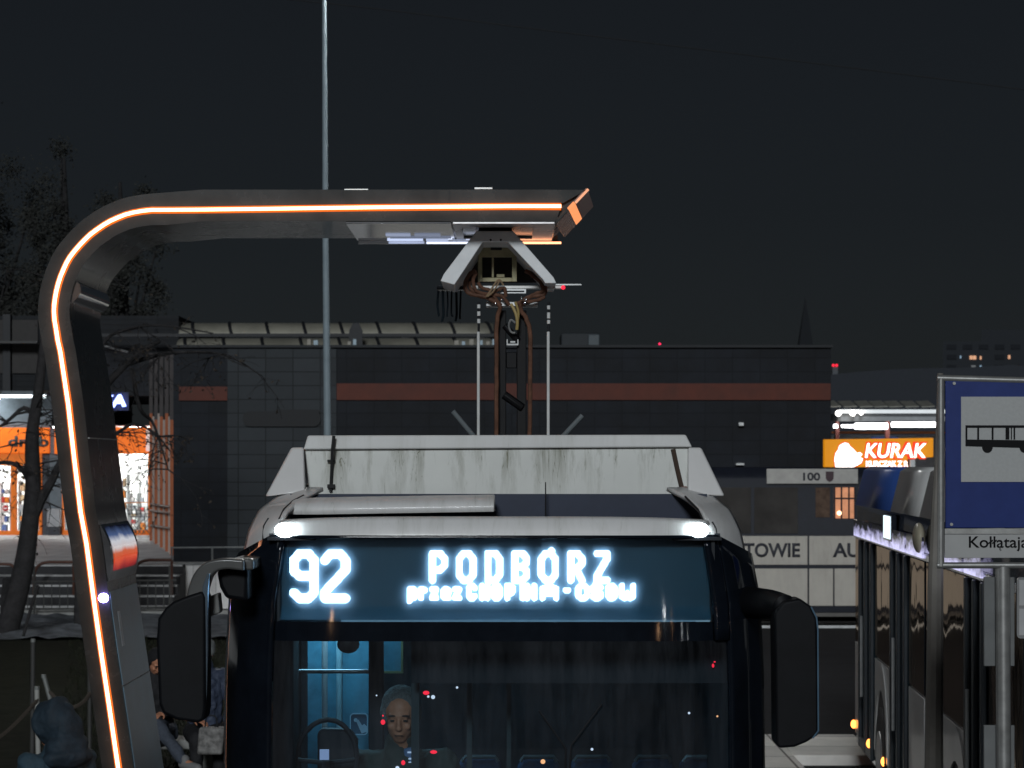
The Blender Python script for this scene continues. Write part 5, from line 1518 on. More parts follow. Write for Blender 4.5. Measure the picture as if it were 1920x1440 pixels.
# windows, doors
M_win = mat('bus_window', (.012, .016, .022), .05, coat=.0)
gn, gl = M_win.node_tree.nodes, M_win.node_tree.links
gtc = gn.new('ShaderNodeTexCoord'); gnz = gn.new('ShaderNodeTexNoise'); gnz.inputs['Scale'].default_value = 1.5; gnz.inputs['Detail'].default_value = 1.5
gmp = gn.new('ShaderNodeMapping'); gmp.inputs['Scale'].default_value = (1, 1.6, .8); gl.new(gtc.outputs['Object'], gmp.inputs[0]); gl.new(gmp.outputs[0], gnz.inputs['Vector'])
gbp = gn.new('ShaderNodeBump'); gbp.inputs['Strength'].default_value = .35; gbp.inputs['Distance'].default_value = .05
gl.new(gnz.outputs[0], gbp.inputs['Height']); gl.new(gbp.outputs[0], gn['Principled BSDF'].inputs['Normal'])
gg = gn.new('ShaderNodeBsdfGlossy'); gg.inputs[0].default_value = (1.0, .80, .64, 1); gg.inputs['Roughness'].default_value = .05; gl.new(gbp.outputs[0], gg.inputs['Normal'])  # warm mirror colour put in for warm-lit reflections
gfr = gn.new('ShaderNodeFresnel'); gfr.inputs[0].default_value = 1.5
gmx = gn.new('ShaderNodeMixShader'); gl.new(gfr.outputs[0], gmx.inputs[0]); gl.new(gn['Principled BSDF'].outputs[0], gmx.inputs[1]); gl.new(gg.outputs[0], gmx.inputs[2])
gn['Principled BSDF'].inputs['Specular IOR Level'].default_value = 0.0
gl.new(gmx.outputs[0], gn['Material Output'].inputs[0])
def side(y0, y1, z0, z1, nm, mm, off=.012, par=None, bev=.004):
    m = MB(); m.box(-off, -.001, min(y0, y1), max(y0, y1), z0, z1); return m.build(nm, mm, par or b2, local=True, bevel=bev)
M_b2frame = mat('door_frame_black', (.03, .036, .042), .4)
M_b2door = mat('door_glass', (.030, .055, .072), .2, coat=.2)
segs = [(1606, 1615, 'w'), (1618, 1640, 'd'), (1643, 1674, 'w'), (1678, 1704, 'd'), (1707, 1736, 'w'), (1740, 1768, 'w'), (1771, 1815, 'w'), (1821, 1852, 'd'), (1858, 1990, 'w')]
for a, b, kind in segs:
    ya, yb = kk(a), kk(b)
    yb = max(yb, -L2 + .35)
    if kind == 'w':
        side(ya, yb, 1.38, 2.435, 'window', M_win)
        side(ya + .0, yb - .0, .42, 1.36, 'lower_panel', M_b2w, .014)
    else:
        dr = side(ya, yb, .36, 2.435, 'door', M_b2door, .010)
        mid = (ya + yb) / 2
        m = MB()
        for y in (ya, mid, yb): m.box(-.045, -.011, y - .05, y + .05, .36, 2.435)
        m.box(-.04, -.011, yb + .05, mid - .05, .36, .46); m.box(-.04, -.011, mid + .05, ya - .05, .36, .46)
        m.build('door_leaf_frame', M_b2frame, dr, local=True, bevel=.008)
        m = MB(); m.tube([(-.06, mid + .14, .9), (-.06, mid + .14, 1.7)], .014, 6); m.build('door_handle', M_steel, dr, local=True)
# wheel arches and wheels
for px in (1657, 1800):
    y = kk(px)
    m = MB(); a_o = [(y + .66 * math.cos(a * math.pi / 14), .5 + .86 * math.sin(a * math.pi / 14)) for a in range(15)]
    a_i = [(y + .56 * math.cos(a * math.pi / 14), .5 + .62 * math.sin(a * math.pi / 14)) for a in range(15)]
    vs = []
    for (p, q), (r_, s_) in zip(a_o, a_i): vs += [(-.016, p, q), (-.016, r_, s_), (-.03, r_, s_), (-.03, p, q)]
    fs = []
    for i in range(14):
        for k in range(4): fs.append((4 * i + k, 4 * i + (k + 1) % 4, 4 * i + 4 + (k + 1) % 4, 4 * i + 4 + k))
    m.add(vs, fs); m.build('arch_trim', M_b2w, b2, local=True, smooth=True)
    m = MB(); m.prism_x([(a, max(b, .33)) for a, b in a_i] , -.0155, -.003); m.build('arch_recess', M_rubber, b2, local=True)
    m = MB(); m.prism_x([(y + .48 * math.cos(a * math.pi / 16), .48 + .48 * math.sin(a * math.pi / 16)) for a in range(32)], -.035, .25)
    wh = m.build('wheel', M_rubber, b2, local=True, bevel=.02)
    m = MB(); m.prism_x([(y + .26 * math.cos(a * math.pi / 12), .48 + .26 * math.sin(a * math.pi / 12)) for a in range(24)], -.05, -.03)
    m.build('rim', M_steel, wh, local=True, bevel=.01)
for px in (1606, 1636, 1664, 1720):
    m = MB(); m.ball((-.03, kk(px), .50), (.03, .055, .045), 10, 6); m.build('side_marker_lamp', M_amberlamp, b2, local=True, smooth='all')
m = MB(); m.ball((-.05, kk(1735), 2.62), (.05, .16, .12), 12, 8); m.build('side_lamp', mat('tan_lens', (.32, .29, .22), .4), b2, local=True, smooth='all')
sd = side(kk(1666), kk(1682), 2.52, 2.76, 'side_display', M_b2g, .05)
m = MB(); m.box(-.056, -.052, kk(1680), kk(1668), 2.54, 2.74); m.build('display_glow', emis('side_display_light', (.75, .9, 1), 1.6), sd, local=True)
for y0, y1 in ((kk(1622), kk(1640)), (kk(1686), kk(1708))): side(y0, y1, 2.50, 2.53, 'door_gear_cover', M_rubber, .04)
# second deck shape at the rear: bumper
m = MB(); m.box(.05, 2.45, -.1, .04, .34, .8); m.build('rear_bumper', M_b2frame, b2, local=True, bevel=.03)

# ------------------------------------------------------------------ bus stop sign
D = 13.0
bs = thing('bus_stop_sign', 'blue bus stop sign with black bus pictogram in a steel tube frame', 'sign', (X(1880, D), D, 0))
M_fr = mat('frame_steel', (.34, .34, .33), .35, metal=.6, var=.2, vscale=12)
r_ = .018
m = MB(); m.tube([P(1764, 1062, D), P(1764, 709, D), ], r_, 12); m.tube([P(1757, 709, D), P(2010, 716, D)], r_, 12); m.tube([P(1996, 716, D), P(1996, 1062, D)], r_, 12)
m.tube([P(1757, 1060, D), P(2004, 1060, D)], .016, 12)
m.build('frame', M_fr, bs, smooth=True)
m = MB(); m.tube([P(1880, 1062, D + .02), P(1882, 1440, D + .02), P(1886, 2060, D + .02)], .037, 14); m.build('post', M_fr, bs, smooth=True)
m = MB(); m.box(X(1772, D), X(1990, D), D - .012, D + .004, Z(990, D), Z(714, D)); bp = m.build('blue_board', mat('sign_blue', (.013, .030, .15), .35, var=.12, vscale=8), bs, bevel=.004)
m = MB(); m.box(X(1801, D), X(1962, D), D - .017, D - .0125, Z(903.5, D), Z(744, D)); wp = m.build('white_field', mat('sign_white_field', (.38, .385, .38), .5, var=.06, vscale=60), bp)
M_sgb = mat('pictogram_black', (.007, .007, .008), .6, spec=.1)
dp = D - .018
m = MB()
def pb(a, b, c_, e_): m.box(X(a, D), X(b, D), dp - .003, dp, Z(e_, D), Z(c_, D))
m.prism_y(XZ([(1809, 824), (1958, 826), (1958, 841), (1809, 836.5)], D), dp - .003, dp)
pb(1809, 1958, 797.5, 802)
for a, b in ((1809, 1812.5), (1831, 1834.5), (1858, 1861.5), (1884, 1891), (1894, 1896), (1899, 1902), (1928, 1932), (1954, 1958)): pb(a, b, 802, 824)
for cx in (1850, 1920):
    q = [(cx + 10 * math.cos(a * math.pi / 10), 838 + 11 * math.sin(a * math.pi / 10)) for a in range(11)]
    m.prism_y(XZ(q, D), dp - .004, dp - .0002)
m.build('bus_pictogram', M_sgb, wp)
m = MB(); m.box(X(1771, D), X(1990, D), D - .01, D + .01, Z(1001, D), Z(991, D)); m.build('board_channel', M_fr, bs)
m = MB(); m.box(X(1771, D), X(1990, D), D - .008, D + .004, Z(1046, D), Z(1002, D)); np_ = m.build('name_plate', mat('name_plate_white', (.36, .36, .355), .45, var=.05), bs, bevel=.002)
text_mesh('Kołłataja', (X(1816, D), X(1927, D), Z(1033.5, D), Z(1005.5, D)), D - .012, .003, bold=.008, name='name_lettering', m=M_sgb, parent=np_)
ox = X(1816, D) + (X(1927, D) - X(1816, D)) * .535
m = MB(); m.tube(wob([(ox, D - .0105, Z(1026.5, D)), (ox - .004, D - .0105, Z(1029, D)), (ox - .002, D - .0105, Z(1031, D)), (ox + .004, D - .0105, Z(1031, D))]), .0022, 6); m.build('ogonek_mark', M_sgb, np_)
for px, py in ((1788, 719), (1783, 983)):
    m = MB(); m.disc_y(X(px, D), Z(py, D), .008, D - .02, D - .0125, 10); m.build('bolt', M_fr, bp)
# timetable boards on the post
for a, b, c_, e_ in ((1849, 1907, 1083, 1251), (1849, 1907, 1362, 1470)):
    m = MB(); m.box(X(a, D), X(b, D), D + .06, D + .08, Z(e_, D), Z(c_, D)); m.build('timetable_back', mat('board_back_grey', (.13, .135, .135), .5, var=.15), bs, bevel=.004)
m = MB(); m.prism_y(rounded(X(1909, D), X(1990, D), Z(1198, D), Z(1083, D), .02), D + .03, D + .05); tt = m.build('timetable_case', mat('case_grey', (.20, .20, .20), .4), bs)
for c_, e_ in ((1088, 1136), (1142, 1192)):
    m = MB(); m.box(X(1913, D), X(1986, D), D + .026, D + .0295, Z(e_, D), Z(c_, D)); m.build('timetable_sheet', mat('sheet_pale', (.36, .36, .36), .5), tt)
# tapered mast behind
m = MB(); d = 17.0
m.tube([P(1750, 1790, d), P(1751, 1440, d), P(1754, 1100, d), P(1757, 960, d), P(1760, 870, d), P(1763, 700, d)], [.066, .062, .052, .040, .028, .02], 10)
tag(m.build('steel_mast', mat('mast_brown_grey', (.16, .15, .135), .5, var=.15)), 'tapered grey brown mast standing behind the bus stop frame', 'mast')
# ------------------------------------------------------------------ trees
M_bark = mat('dark_bark', (.022, .021, .022), .9, var=.4, vscale=9, bump=.6, bscale=25)
M_leafd = mat('dry_leaves', (.035, .028, .022), .8, var=.4)
def twig(mb, lf, p, dr, L, r, depth, rng, droop=.0, leaf=.3):
    n = 4
    pts = [p]; rs = [r]
    q = p.copy(); dd = dr.normalized()
    for i in range(n):
        dd = (dd + Vector((rng.uniform(-.25, .25), rng.uniform(-.25, .25), rng.uniform(-.2, .2) - droop * (i / n)))).normalized()
        q = q + dd * (L / n); pts.append(q.copy()); rs.append(max(.004, r * (1 - .75 * (i + 1) / n)))
    mb.tube(pts, rs, 5 if r < .05 else 8)
    if depth > 0:
        for k in range(rng.randint(2, 4)):
            i = rng.randint(1, n)
            a = rng.uniform(0, 6.28)
            nd = (dd + Vector((math.cos(a) * .9, math.sin(a) * .9, rng.uniform(-.2, .7)))).normalized()
            twig(mb, lf, pts[i], nd, L * rng.uniform(.5, .75), max(.006, rs[i] * .75), depth - 1, rng, droop, leaf)
    if depth <= 1 and lf is not None:
        for k in range(5):
            if rng.random() < leaf:
                c = pts[rng.randint(1, n)] + Vector((rng.uniform(-.1, .1), rng.uniform(-.1, .1), rng.uniform(-.12, .03)))
                s_ = rng.uniform(.02, .05)
                u = Vector((rng.uniform(-1, 1), rng.uniform(-1, 1), rng.uniform(-1, 1))).normalized(); w_ = u.orthogonal().normalized()
                lf.add([c - u * s_, c + w_ * s_ * .6, c + u * s_, c - w_ * s_ * .6], [(0, 1, 2, 3)])
D = 48.0
t1 = thing('bare_tree', 'bare dark tree leaning in front of the orange shopfront', 'tree', (X(5, D), D, 0))
rng = random.Random(3)
mb = MB(); lf = MB()
trunk = wob([P(2, 1215, D), P(12, 1185, D), P(28, 1130, D), P(45, 1060, D), P(55, 990, D), P(62, 915, D), P(60, 840, D), P(62, 800, D), P(72, 735, D), P(79, 670, D), P(84, 600, D), P(86, 520, D)], 4)
mb.tube(trunk, [.24 - .195 * (i / (len(trunk) - 1)) for i in range(len(trunk))], 10)
b1 = wob([P(64, 965, D), P(78, 935, D), P(95, 905, D), P(112, 870, D), P(128, 845, D), P(150, 800, D)], 3)
mb.tube(b1, [.11 - .07 * i / (len(b1) - 1) for i in range(len(b1))], 8)
b3 = wob([P(56, 905, D), P(42, 880, D), P(20, 868, D), P(-10, 868, D)], 3); mb.tube(b3, [.06 - .03 * i / (len(b3) - 1) for i in range(len(b3))], 7)
b4 = wob([P(66, 780, D), P(45, 765, D), P(20, 785, D), P(0, 800, D)], 3); mb.tube(b4, [.05 - .025 * i / (len(b4) - 1) for i in range(len(b4))], 7)
for path, cnt in ((trunk, 13), (b1, 5), (b3, 5), (b4, 5)):
    for k in range(cnt):
        p = path[rng.randint(len(path) * 2 // 5, len(path) - 1)]
        a = rng.uniform(0, 6.28)
        twig(mb, lf, p, Vector((math.cos(a), math.sin(a) * .6, rng.uniform(-.3, .7))), rng.uniform(.7, 1.5), .02, 2, rng, .25, .2)
mb.build('trunk', M_bark, t1, smooth=True)
lf.build('crown', M_leafd, t1)
m = MB(); m.tube(wob([P(8, 1195, D + .5), P(10, 1130, D + .5), P(14, 1085, D + .5)]), .09, 8)
tag(m.build('tree_stake', M_bark), 'thick dark stake left of the leaning tree trunk', 'stake')
m = MB(); m.tube(wob([P(38, 1215, D - 1), P(58, 1140, D - 1), P(72, 1098, D - 1)]), .03, 8)
tag(m.build('tree_stake', M_bark), 'thin slanting dark stake right of the leaning tree trunk', 'stake')
t2 = thing('bare_tree', 'twiggy tree with hanging branches behind the charging arm', 'tree', (X(205, 50), 50, 0))
D = 50.0
mb = MB(); lf = MB(); rng = random.Random(11)
tr_ = wob([P(150, 1180, D), P(155, 1000, D), P(165, 850, D), P(190, 740, D), P(230, 690, D), P(270, 655, D), P(300, 640, D)], 4)
mb.tube(tr_, [.13 - .10 * i / (len(tr_) - 1) for i in range(len(tr_))], 8)
for pth in ([(246, 690), (262, 765), (285, 790), (300, 830), (315, 880)], [(180, 800), (212, 815), (250, 795), (290, 812), (318, 845)], [(240, 682), (300, 665), (350, 660), (420, 665), (470, 690)],
            [(165, 850), (150, 760), (190, 650), (230, 620), (300, 610), (400, 625)]):
    q = wob([P(a, b, D + rng.uniform(-.6, .6)) for a, b in pth], 4)
    mb.tube(q, [.05 - .038 * i / (len(q) - 1) for i in range(len(q))], 7)
    for k in range(8):
        p = q[rng.randint(2, len(q) - 1)]; a = rng.uniform(0, 6.28)
        twig(mb, lf, p, Vector((math.cos(a), math.sin(a) * .6, rng.uniform(-.9, .25))), rng.uniform(.6, 1.3), .015, 2, rng, .4, .26)
mb.build('trunk', M_bark, t2, smooth=True)
lf.build('crown', M_leafd, t2)

# big leafy trees against the sky, upper left
M_leaf = mat('night_foliage', (.038, .039, .036), .95, var=.4, spec=.1)
def leafy(px, py_top, D, hw_px, lab, seed):
    rng = random.Random(seed)
    t = thing('leafy_tree', lab, 'tree', (X(px, D), D, 0), group='dark trees behind the shops')
    top = Z(py_top, D); rad = hw_px * D / F
    mb = MB(); mb.tube([(X(px, D), D, 0), (X(px, D) + .2, D, top * .45), (X(px, D), D, top * .9)], [.4, .28, .06], 8)
    cl = []
    for k in range(46):
        while True:
            u = Vector((rng.uniform(-1, 1), rng.uniform(-1, 1), rng.uniform(-1, 1)))
            if u.length < 1: break
        cl.append(Vector((X(px, D) + u.x * rad, D + u.y * rad, top * .62 + u.z * top * .36)))
    for c in cl[:14]: mb.tube([(X(px, D), D, top * .4), tuple(c)], [.12, .03], 5)
    mb.build('trunk', M_bark, t, smooth=True)
    lf = MB()
    for c in cl:
        cr = rng.uniform(.5, 1.1) * rad * .34
        for k in range(300):
            v = Vector((rng.gauss(0, .5), rng.gauss(0, .5), rng.gauss(0, .5))) * cr
            p = c + v; s_ = rng.uniform(.04, .085)
            u = Vector((rng.uniform(-1, 1), rng.uniform(-1, 1), rng.uniform(-1, 1))).normalized(); w_ = u.orthogonal().normalized()
            lf.add([p - u * s_, p + w_ * s_ * .6, p + u * s_, p - w_ * s_ * .6], [(0, 1, 2, 3)])
    lf.build('crown', M_leaf, t)
leafy(-20, 120, 104, 120, 'tallest dark leafy tree at the left edge of the sky', 1)
leafy(120, 215, 100, 105, 'dark leafy tree beside the tallest one', 2)
leafy(225, 265, 97, 75, 'smaller dark leafy tree above the bend of the arm', 5)

# ------------------------------------------------------------------ people
def cap(mb, a, b, ra, rb, n=12):
    a, b = Vector(a), Vector(b)
    mb.ball(a, ra, n, 8); mb.ball(b, rb, n, 8)
    if (b - a).length > 1e-4: mb.tube([a, b], [ra, rb], n)
def fuse(mb, name, m, parent, voxel, T, smooth=2, folds=0.0):
    """melt overlapping limbs into one continuous surface"""
    me = mb.mesh('fuse_source')
    o = bpy.data.objects.new('fuse_source', me); col.objects.link(o)
    md = o.modifiers.new('r', 'REMESH'); md.mode = 'VOXEL'; md.voxel_size = voxel; md.use_smooth_shade = True
    if smooth:
        s_ = o.modifiers.new('s', 'SMOOTH'); s_.iterations = smooth; s_.factor = .5
    if folds:
        tx = bpy.data.textures.get('fold_noise') or bpy.data.textures.new('fold_noise', 'CLOUDS')
        tx.noise_scale = .10; tx.noise_depth = 2
        dm = o.modifiers.new('d', 'DISPLACE'); dm.texture = tx; dm.strength = folds; dm.mid_level = .5
    out = bpy.data.meshes.new_from_object(o.evaluated_get(bpy.context.evaluated_depsgraph_get()))
    bpy.data.objects.remove(o); bpy.data.meshes.remove(me)
    out.transform(T)
    for p in out.polygons: p.use_smooth = True
    out.materials.clear(); out.materials.append(m); out.name = name
    return link_mesh(name, out, parent)
M_skin = mat('skin', (.44, .20, .12), .5, var=.12, vscale=30)
M_hairg = mat('grey_hair', (.14, .15, .15), .8, var=.35, vscale=60, bump=.5, bscale=120)
M_hairb = mat('black_cap_wool', (.014, .014, .016), .9, bump=.4, bscale=90)

def hand(mb, wrist, dirv, palm_n, curl=.5, side=1):
    d_ = Vector(dirv).normalized(); nrm = Vector(palm_n); nrm = (nrm - d_ * nrm.dot(d_)).normalized(); sd_ = d_.cross(nrm).normalized() * side
    w = Vector(wrist)
    for k in (-1, 0, 1): cap(mb, w + sd_ * .012 * k, w + d_ * .085 + sd_ * .024 * k, .016, .014, 8)
    for k, L in enumerate((.068, .078, .072, .056)):
        b = w + d_ * .088 + sd_ * (.030 - .020 * k)
        p1 = b + d_ * L * .5 - nrm * L * .15 * curl
        p2 = p1 + (d_ * (1 - curl * .6) - nrm * curl).normalized() * L * .32
        p3 = p2 + (d_ * (1 - curl * 1.1) - nrm * curl * 1.2).normalized() * L * .26
        cap(mb, b, p1, .0095, .009, 8); cap(mb, p1, p2, .009, .008, 8); cap(mb, p2, p3, .008, .007, 8)
    b = w + d_ * .03 + sd_ * .032
    p1 = b + (d_ * .6 + sd_ * .7 - nrm * .3).normalized() * .042; p2 = p1 + (d_ * .9 + sd_ * .15 - nrm * .4).normalized() * .032
    cap(mb, b, p1, .012, .0105, 8); cap(mb, p1, p2, .0105, .008, 8)

def head(mb, c, fwd, up):
    f = Vector(fwd).normalized(); u = Vector(up); u = (u - f * u.dot(f)).normalized(); r_ = f.cross(u)
    rot = Matrix((r_, f, u)).transposed()
    def L(x, y, z): return Vector(c) + rot @ Vector((x, y, z))
    mb.ball(L(0, -.012, .035), (.076, .094, .088), 20, 14, rot)     # skull
    mb.ball(L(0, .022, -.035), (.060, .066, .078), 18, 12, rot)     # face
    mb.ball(L(0, .045, -.088), (.034, .034, .028), 12, 8, rot)      # chin
    mb.ball(L(0, .088, -.018), (.013, .018, .030), 10, 8, rot)      # nose
    mb.ball(L(0, .097, -.034), (.016, .014, .012), 10, 8, rot)
    mb.ball(L(0, .072, .022), (.052, .020, .014), 12, 8, rot)       # brow
    mb.ball(L(0, .078, -.062), (.024, .016, .008), 10, 8, rot); mb.ball(L(0, .076, -.075), (.021, .016, .008), 10, 8, rot)   # lips
    for s_ in (-1, 1):
        mb.ball(L(s_ * .036, .070, -.030), (.020, .016, .018), 10, 8, rot)  # cheeks
        mb.ball(L(s_ * .030, .078, .001), (.013, .008, .009), 10, 8, rot)    # eyelids
        mb.ball(L(s_ * .076, -.006, -.012), (.010, .022, .033), 10, 8, rot)  # ears
    return L, rot

def person(label, loc, rotz, J, jacket_m, trouser_m, shoe_m=None, hair=None, hood=None, scale=1.0, group=None, sleeve_to_wrist=True, extra=None):
    t = thing('person', label, 'person', loc, rotz, group)
    T = WM[t.name] @ Matrix.Scale(scale, 4)
    V = {k: Vector(v) for k, v in J.items() if k not in ('face', 'up', 'handL', 'handR')}
    mb = MB()
    L, rot = head(mb, V['head'], J['face'], J.get('up', (0, 0, 1)))
    cap(mb, V['neck'], V['head'] - Vector((0, 0, .04)), .058, .052)
    cap(mb, V['pelvis'], V['chest'], .135, .145); cap(mb, V['chest'], V['neck'], .13, .06)
    cap(mb, V['shL'], V['shR'], .062, .062)
    cap(mb, V['hipL'], V['hipR'], .098, .098)
    for s_ in 'LR':
        cap(mb, V['sh' + s_], V['el' + s_], .050, .040); cap(mb, V['el' + s_], V['wr' + s_], .041, .027)
        hand(mb, V['wr' + s_], J['hand' + s_][0], J['hand' + s_][1], J['hand' + s_][2], 1 if s_ == 'L' else -1)
        cap(mb, V['hip' + s_], V['kn' + s_], .085, .058); cap(mb, V['kn' + s_], V['an' + s_], .055, .038)
        cap(mb, V['an' + s_], V['to' + s_], .042, .032)
    fuse(mb, 'body', M_skin, t, .0065, T, 2)
    mb = MB()
    cap(mb, V['pelvis'] + Vector((0, 0, -.02)), V['chest'], .168, .178); cap(mb, V['chest'], V['neck'] - Vector((0, 0, .03)), .165, .085)
    cap(mb, V['shL'], V['shR'], .088, .088)
    for s_ in 'LR':
        cap(mb, V['sh' + s_], V['el' + s_], .082, .066)
        e = V['el' + s_].lerp(V['wr' + s_], .93)
        cap(mb, V['el' + s_], e, .066, .046)
        # folds at the elbow
        for q in (.25, .5, .75):
            c = V['el' + s_].lerp(V['wr' + s_], q * .8); mb.ball(c + Vector((random.uniform(-.012, .012), random.uniform(-.012, .012), 0)), .062 - .012 * q, 10, 8)
    cap(mb, V['neck'] - Vector((0, 0, .04)), V['neck'] + Vector((0, 0, .02)), .085, .078)
    fuse(mb, 'jacket', jacket_m, t, .011, T, 3, .055)
    mb = MB()
    cap(mb, V['hipL'], V['hipR'], .122, .122); cap(mb, V['pelvis'] - Vector((0, 0, .03)), V['pelvis'] + Vector((0, 0, .05)), .150, .150)
    for s_ in 'LR':
        cap(mb, V['hip' + s_], V['kn' + s_], .106, .078); cap(mb, V['kn' + s_], V['an' + s_].lerp(V['kn' + s_], .06), .077, .056)
    fuse(mb, 'trousers', trouser_m, t, .011, T, 3, .035)
    for s_ in 'LR':
        mb = MB(); a, b = V['an' + s_], V['to' + s_]
        cap(mb, a + (a - b) * .15 - Vector((0, 0, .02)), b, .048, .042); cap(mb, a, a + Vector((0, 0, .03)), .05, .05)
        fuse(mb, 'shoe', shoe_m or M_blackplastic, t, .009, T, 2)
    if hair:
        mb = MB()
        for s_ in (-1, 1):
            mb.ball(L(s_ * .030, .083, .000), (.011, .006, .0055), 10, 6, rot)
            mb.ball(L(s_ * .031, .086, .024), (.021, .007, .0045), 10, 6, rot)
        mb.ball(L(0, .090, -.0685), (.022, .006, .0022), 10, 6, rot)
        me_ = mb.mesh('eyes_and_brows', mat('dark_features', (.03, .022, .02), .6)); me_.transform(T); link_mesh('eyes_and_brows', me_, t)
        mb = MB(); mb.ball(L(0, -.026, .050), (.090, .094, .090), 20, 14, rot)
        mb.ball(L(0, -.058, .0), (.074, .058, .075), 16, 12, rot)
        for s_ in (-1, 1): mb.ball(L(s_ * .070, -.012, .012), (.028, .046, .056), 12, 8, rot)
        fuse(mb, 'hair' if hair is not M_hairb else 'wool_cap', hair, t, .007, T, 1)
    if hood:
        mb = MB()
        for k in range(9):
            a = k / 8; mb.ball(L(0, -.075 + .115 * a, .045 - .01 * a), (.128, .055, .142 - .01 * a), 18, 12, rot)
        mb.ball(L(0, -.095, -.02), (.122, .095, .14), 18, 12, rot); mb.ball(L(0, -.075, -.13), (.15, .125, .085), 18, 12, rot); mb.ball(L(0, -.06, -.20), (.19, .14, .07), 18, 12, rot)
        mb.ball(L(.02, -.12, .03), (.06, .05, .10), 14, 10, rot)
        fuse(mb, 'hood', hood, t, .010, T, 3, .03)
    return t, L

M_jblue = mat('blue_grey_anorak', (.030, .058, .080), .75, var=.25, vscale=8, bump=.35, bscale=35)
M_hoodm = mat('dark_blue_hood', (.018, .031, .044), .75, var=.3, vscale=8, bump=.35, bscale=35)
M_jeans = mat('dark_jeans', (.055, .065, .085), .85, var=.25, vscale=25, bump=.2, bscale=150)
M_jblack = mat('black_jacket', (.016, .016, .018), .8)
M_puff = mat('blue_puffer', (.040, .052, .085), .6, var=.3, vscale=14, bump=.9, bscale=14)

# hooded person, standing with the back to us
st_ = dict(pelvis=(0, 0, .98), chest=(0, -.01, 1.28), neck=(0, .01, 1.50), head=(0, .05, 1.635), shL=(-.19, 0, 1.42), shR=(.19, 0, 1.42),
           elL=(-.26, .02, 1.13), elR=(.26, .02, 1.13), wrL=(-.25, .16, .92), wrR=(.25, .16, .92), hipL=(-.10, 0, .94), hipR=(.10, 0, .94),
           knL=(-.11, .03, .50), knR=(.11, .0, .50), anL=(-.11, 0, .09), anR=(.12, -.04, .09), toL=(-.12, .16, .04), toR=(.13, .12, .04),
           face=(-.35, 1, -.3), up=(0, .25, 1), handL=((0.05, .5, -.8), (1, 0, 0), .5), handR=((-.05, .5, -.8), (-1, 0, 0), .5))
person('person in a blue grey hooded anorak standing with back turned', (X(108, 15.4), 15.4, 0), R(46), st_, M_jblue, M_jeans, hair=None, hood=M_hoodm, scale=.99)

# seated pair behind the left mirror
D = 25.6
bench = thing('bench', 'low concrete bench under the two seated people', 'bench', (X(330, D + .3), D + .3, 0))
m = MB(); m.box(X(215, D), X(425, D), D + .05, D + .55, .36, .45); m.build('seat', M_concrete, bench, bevel=.015)
for px in (240, 400):
    m = MB(); m.box(X(px, D) - .12, X(px, D) + .12, D + .12, D + .48, 0, .359); m.build('leg', M_concrete, bench, bevel=.01)
sit = dict(pelvis=(0, .08, .56), chest=(0, .0, .93), neck=(0, -.03, 1.14), head=(.02, -.11, 1.245), shL=(-.19, 0, 1.06), shR=(.19, 0, 1.06),
           elL=(-.25, -.10, .80), elR=(.26, -.08, .80), wrL=(-.06, -.30, .74), wrR=(.10, -.32, .76), hipL=(-.10, .05, .54), hipR=(.10, .05, .54),
           knL=(-.06, -.40, .50), knR=(.08, -.44, .64), anL=(-.06, -.36, .09), anR=(.36, -.56, .30), toL=(-.07, -.56, .04), toR=(.50, -.66, .26),
           face=(.45, -.75, -.75), handL=((.6, -.6, -.2), (0, 0, 1), .4), handR=((-.3, -.7, -.2), (0, 0, 1), .5))
person('seated person in black jacket and grey trousers with one leg crossed', (X(292, D), D, 0), 0, sit, M_jblack, M_jeans, shoe_m=mat('shoe_pale_sole', (.16, .16, .16), .6), hair=M_hairb)
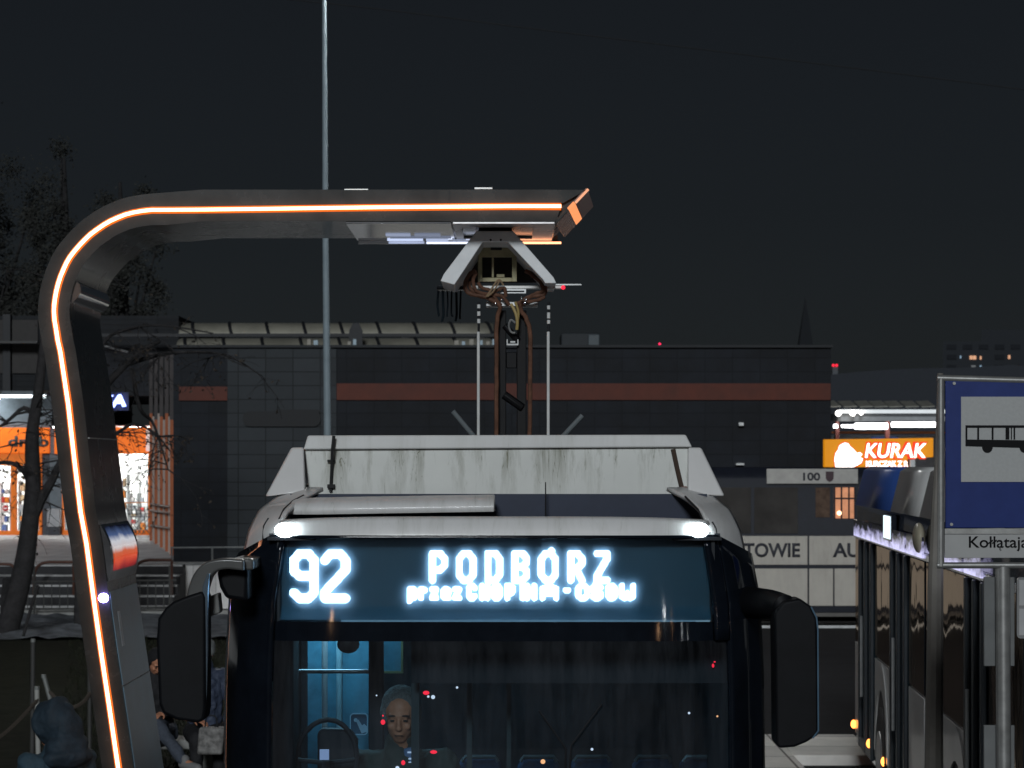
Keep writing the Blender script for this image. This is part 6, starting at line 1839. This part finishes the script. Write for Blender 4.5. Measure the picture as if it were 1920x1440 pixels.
sit2 = dict(pelvis=(0, .08, .56), chest=(0, .02, .95), neck=(0, 0, 1.18), head=(.0, -.02, 1.34), shL=(-.18, .02, 1.09), shR=(.18, .02, 1.09),
            elL=(-.25, -.06, .84), elR=(.27, -.06, .84), wrL=(-.10, -.26, .70), wrR=(.20, -.32, .68), hipL=(-.10, .05, .54), hipR=(.10, .05, .54),
            knL=(-.11, -.42, .52), knR=(.11, -.42, .52), anL=(-.11, -.40, .09), anR=(.12, -.40, .09), toL=(-.12, -.58, .04), toR=(.13, -.58, .04),
            face=(-.5, -.8, -.05), handL=((.5, -.6, -.2), (0, 0, 1), .4), handR=((.2, -.8, -.2), (0, 0, 1), .4))
person('seated person in blue quilted puffer jacket beside the white bus', (X(386, D), D - .05, 0), R(10), sit2, M_puff, M_jblack, hair=M_hairg)
m = MB(); bx = X(398, D - .7)
m.prism_y([(bx - .14, .40), (bx + .10, .40), (bx + .13, .66), (bx - .12, .66)], D - .78, D - .62)
bag = tag(m.build('shopping_bag', mat('patterned_bag', (.15, .145, .14), .6, var=.75, vscale=14), bevel=.02), 'white patterned bag on the lap of the puffer jacket wearer', 'bag')
m = MB(); m.tube(wob([(bx - .07, D - .70, .655), (bx - .05, D - .70, .76), (bx + .03, D - .70, .76), (bx + .05, D - .70, .655)]), .008, 6); m.build('bag_handle', M_blackplastic, bag)

# driver
D = 13.05
dr = dict(pelvis=(0, .10, .55), chest=(0, .02, .92), neck=(0, -.02, 1.14), head=(.0, -.06, 1.295), shL=(-.19, .02, 1.05), shR=(.19, .02, 1.05),
          elL=(-.28, -.12, .84), elR=(.26, -.10, .80), wrL=(-.22, -.34, .86), wrR=(.16, -.32, .74), hipL=(-.10, .05, .54), hipR=(.10, .05, .54),
          knL=(-.11, -.40, .56), knR=(.11, -.40, .56), anL=(-.11, -.42, .14), anR=(.12, -.42, .14), toL=(-.12, -.58, .09), toR=(.13, -.58, .09),
          face=(-.05, -1, -.18), handL=((-.3, -.7, .2), (0, 0, 1), .7), handR=((-.3, -.7, .1), (0, 0, 1), .6))
person('grey haired person in a dark jacket seated behind the windscreen', (X(752, D), D, .52), 0, dr, mat('driver_jacket', (.05, .06, .055), .8), M_jblack, hair=M_hairg, scale=1.09)
